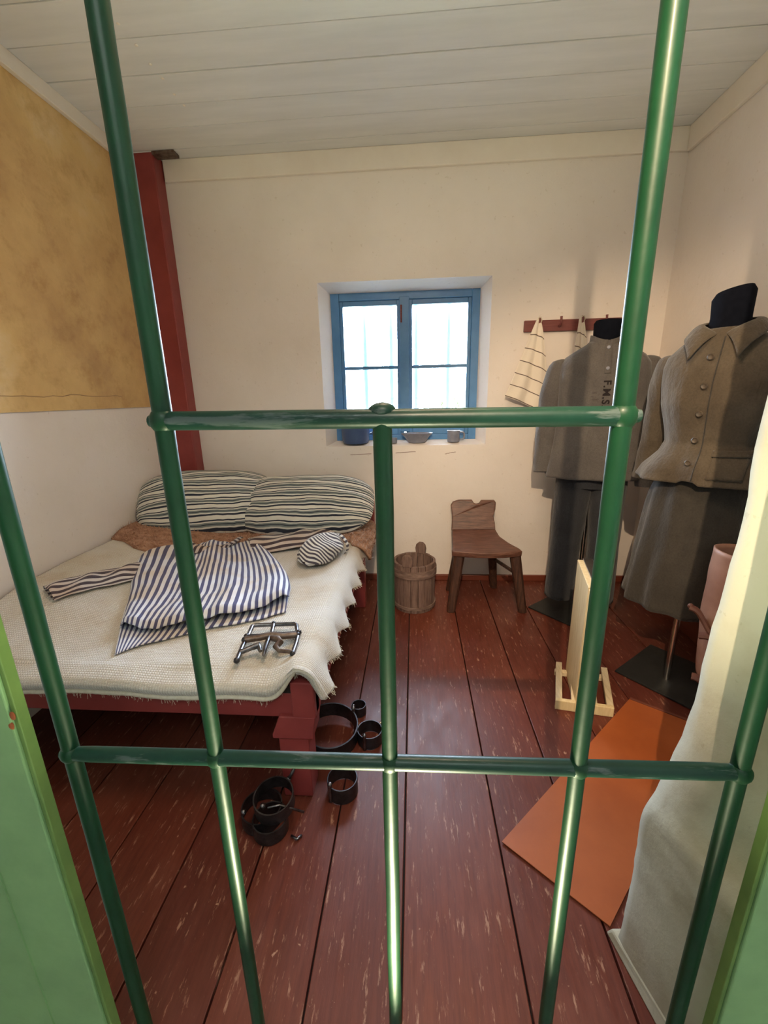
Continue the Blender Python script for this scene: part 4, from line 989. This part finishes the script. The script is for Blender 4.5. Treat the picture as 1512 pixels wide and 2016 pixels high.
# ================================================================== LEATHER SHEET ON THE FLOOR
lm = thing('leather_sheet', (0.6, 1.1, 0), 'flat rust-orange leather sheet lying on the floor by the jamb', 'leather sheet')
la, lbv, lc, ld = Vector((0.250, 0.930, 0)), Vector((0.470, 0.742, 0)), Vector((1.115, 1.400, 0)), Vector((0.902, 1.552, 0))
def mat_pt(u, v):
    p = la * (1 - u) * (1 - v) + lbv * u * (1 - v) + lc * u * v + ld * (1 - u) * v
    return (p.x, p.y, 0.0060 + 0.0012 * nz(p.x * 4, p.y * 4) + 0.0)
MB().grid(mat_pt, 24, 48).obj('sheet', 'mat', lm, solid=0.003, offset=-1)
def strip(p, q, w, nm):
    p, q = Vector(p), Vector(q); d = (q - p).normalized(); n = Vector((-d.y, d.x, 0)) * w
    MB().prism([p - n, q - n, q + n, p + n], 0.001, 0.0115).obj(nm, 'matedge', lm, bevel=0.002)
strip(ld, lc, 0.006, 'edge_binding')

# ================================================================== LEATHER MUFF ON ITS OWN STAND
mf = thing('leather_restraint_muff', (1.20, 1.42, 0), 'pinkish leather restraint muff with tied straps behind the jamb', 'leather muff')
MB().lathe([(0.09, 0.001), (0.09, 0.010), (0.02, 0.014)], (1.23, 1.40, 0), 24).obj('stand_base', 'blackmetal', mf, smooth='auto')
MB().tube([(1.23, 1.40, 0.01), (1.23, 1.40, 0.60)], 0.010, 10).obj('stand_rod', 'steel', mf, smooth='auto')
def muff(u, v):
    a = lerp(-2.75, 2.75, u) + pi; z = lerp(0.205, 0.700, v)
    r = 0.135 + 0.012 * sin(v * 3) + 0.006 * nz(u * 5, v * 5)
    cx_ = 1.185 + 0.02 * (1 - v) - 0.004
    return (cx_ + r * cos(a) * 1.0, 1.42 + r * sin(a) * 0.85, z + 0.034 * cos(a + .5) * v * -1 + 0.012 * sin(3 * a) * (1 - v) + 0.022 * v * sin(a + 2.4))
MB().grid(muff, 48, 30).obj('leather_body', 'hide', mf, smooth=True, solid=0.006)
def strap(pts, r, nm='strap'): MB().tube(crv(pts, 6), r * 1.25, 8, sx=1.8).obj(nm, 'hidestrap', mf, smooth='auto')
strap([(0.995, 1.440, 0.492), (1.012, 1.425, 0.486), (1.030, 1.412, 0.455), (1.048, 1.385, 0.415), (1.075, 1.345, 0.385)], 0.0075)
strap([(1.020, 1.400, 0.402), (1.036, 1.385, 0.408), (1.055, 1.375, 0.398), (1.078, 1.345, 0.408)], 0.0090)
strap([(1.022, 1.405, 0.230), (1.040, 1.392, 0.228), (1.062, 1.375, 0.205), (1.078, 1.350, 0.178), (1.090, 1.330, 0.160)], 0.0085)
strap([(1.066, 1.350, 0.300), (1.072, 1.345, 0.262), (1.084, 1.335, 0.232)], 0.006)
MB().ball((0.997, 1.440, 0.497), 0.010, 10).obj('strap_knot', 'hidestrap', mf, smooth=True)

# ================================================================== THINGS ON THE SILL
SZ = 0.9545
def cup(name, c, prof, label, cat, mat, handle=None, sq=(1, 1)):
    t = thing(name, c, label, cat, 'vessels on the window sill')
    mb = MB(); n = 36
    mb.loft([[(c[0] + r * sq[0] * cos(2 * pi * k / n), c[1] + r * sq[1] * sin(2 * pi * k / n), c[2] + z) for k in range(n)] for r, z in prof])
    mb.obj('body', mat, t, smooth='auto')
    if handle: MB().tube(crv([Vector(c) + Vector(h) for h in handle], 6), 0.006, 8).obj('handle', mat, t, smooth=True)
    return t
cup('blue_pot', (-0.388, 2.805, SZ + .001), [(0.078, 0), (0.088, 0.012), (0.096, 0.14), (0.099, 0.144), (0.094, 0.146), (0.086, 0.02), (0.004, 0.014)], 'deep blue enamel pot at the left end of the sill', 'pot', 'bluepot', [(0.094, 0, 0.06), (0.122, -.01, 0.075), (0.122, -.01, 0.105), (0.096, 0, 0.12)])
cup('small_cup', (-0.135, 2.785, SZ), [(0.022, 0), (0.024, 0.004), (0.024, 0.034), (0.021, 0.034), (0.020, 0.006), (0.002, 0.006)], 'tiny dark cup beside the middle gate bar on the sill', 'cup', 'pewter')
cup('oval_bowl', (0.018, 2.800, SZ), [(0.052, 0), (0.058, 0.004), (0.082, 0.040), (0.102, 0.056), (0.104, 0.062), (0.098, 0.060), (0.076, 0.040), (0.050, 0.008), (0.004, 0.006)], 'shallow oval grey enamel bowl in the middle of the sill', 'bowl', 'pewter', sq=(1, 0.6))
cup('enamel_mug', (0.258, 2.805, SZ), [(0.036, 0), (0.040, 0.004), (0.040, 0.074), (0.043, 0.076), (0.038, 0.077), (0.036, 0.008), (0.003, 0.006)], 'dark enamel mug at the right end of the sill', 'mug', 'pewter', [(0.040, 0, 0.015), (0.066, -.005, 0.022), (0.066, -.005, 0.058), (0.040, 0, 0.064)])

# ================================================================== OUTSIDE THE WINDOW
o = MB().span((-14, 3.3, -0.6), (14, 22, -0.5)).obj('ground_outside', 'grass'); tag(o, 'sunlit grass outside the cell window', 'ground', kind='structure')
tb = thing('garden_shrub', (0.9, 6.2, -0.5), 'pale green leafy shrub seen through the right-hand panes', 'shrub')
MB().tube(crv([(0.9, 6.2, -0.5), (0.93, 6.2, 0.1), (0.86, 6.25, 0.7)], 6), [0.06] * 6 + [0.045] * 6 + [0.03], 8).obj('stem', 'bark', tb, smooth=True)
mb = MB()
for i in range(2600):
    while True:
        q = Vector((random.uniform(-1, 1), random.uniform(-1, 1), random.uniform(-1, 1)))
        if q.length < 1: break
    p = Vector((0.72, 6.25, 0.50)) + Vector((q.x * 0.85, q.y * 0.6, q.z * 0.75)); d = Vector((random.uniform(-1, 1), random.uniform(-1, 1), random.uniform(-.6, .6))).normalized()
    s = d.cross(Vector((random.random(), random.random(), random.random()))).normalized(); L = random.uniform(.03, .06)
    mb.add([p, p + d * L * .5 + s * L * .28, p + d * L, p + d * L * .5 - s * L * .28], [(0, 1, 2, 3)])
f = mb.obj('foliage', 'leaf', tb); f['kind'] = 'stuff'
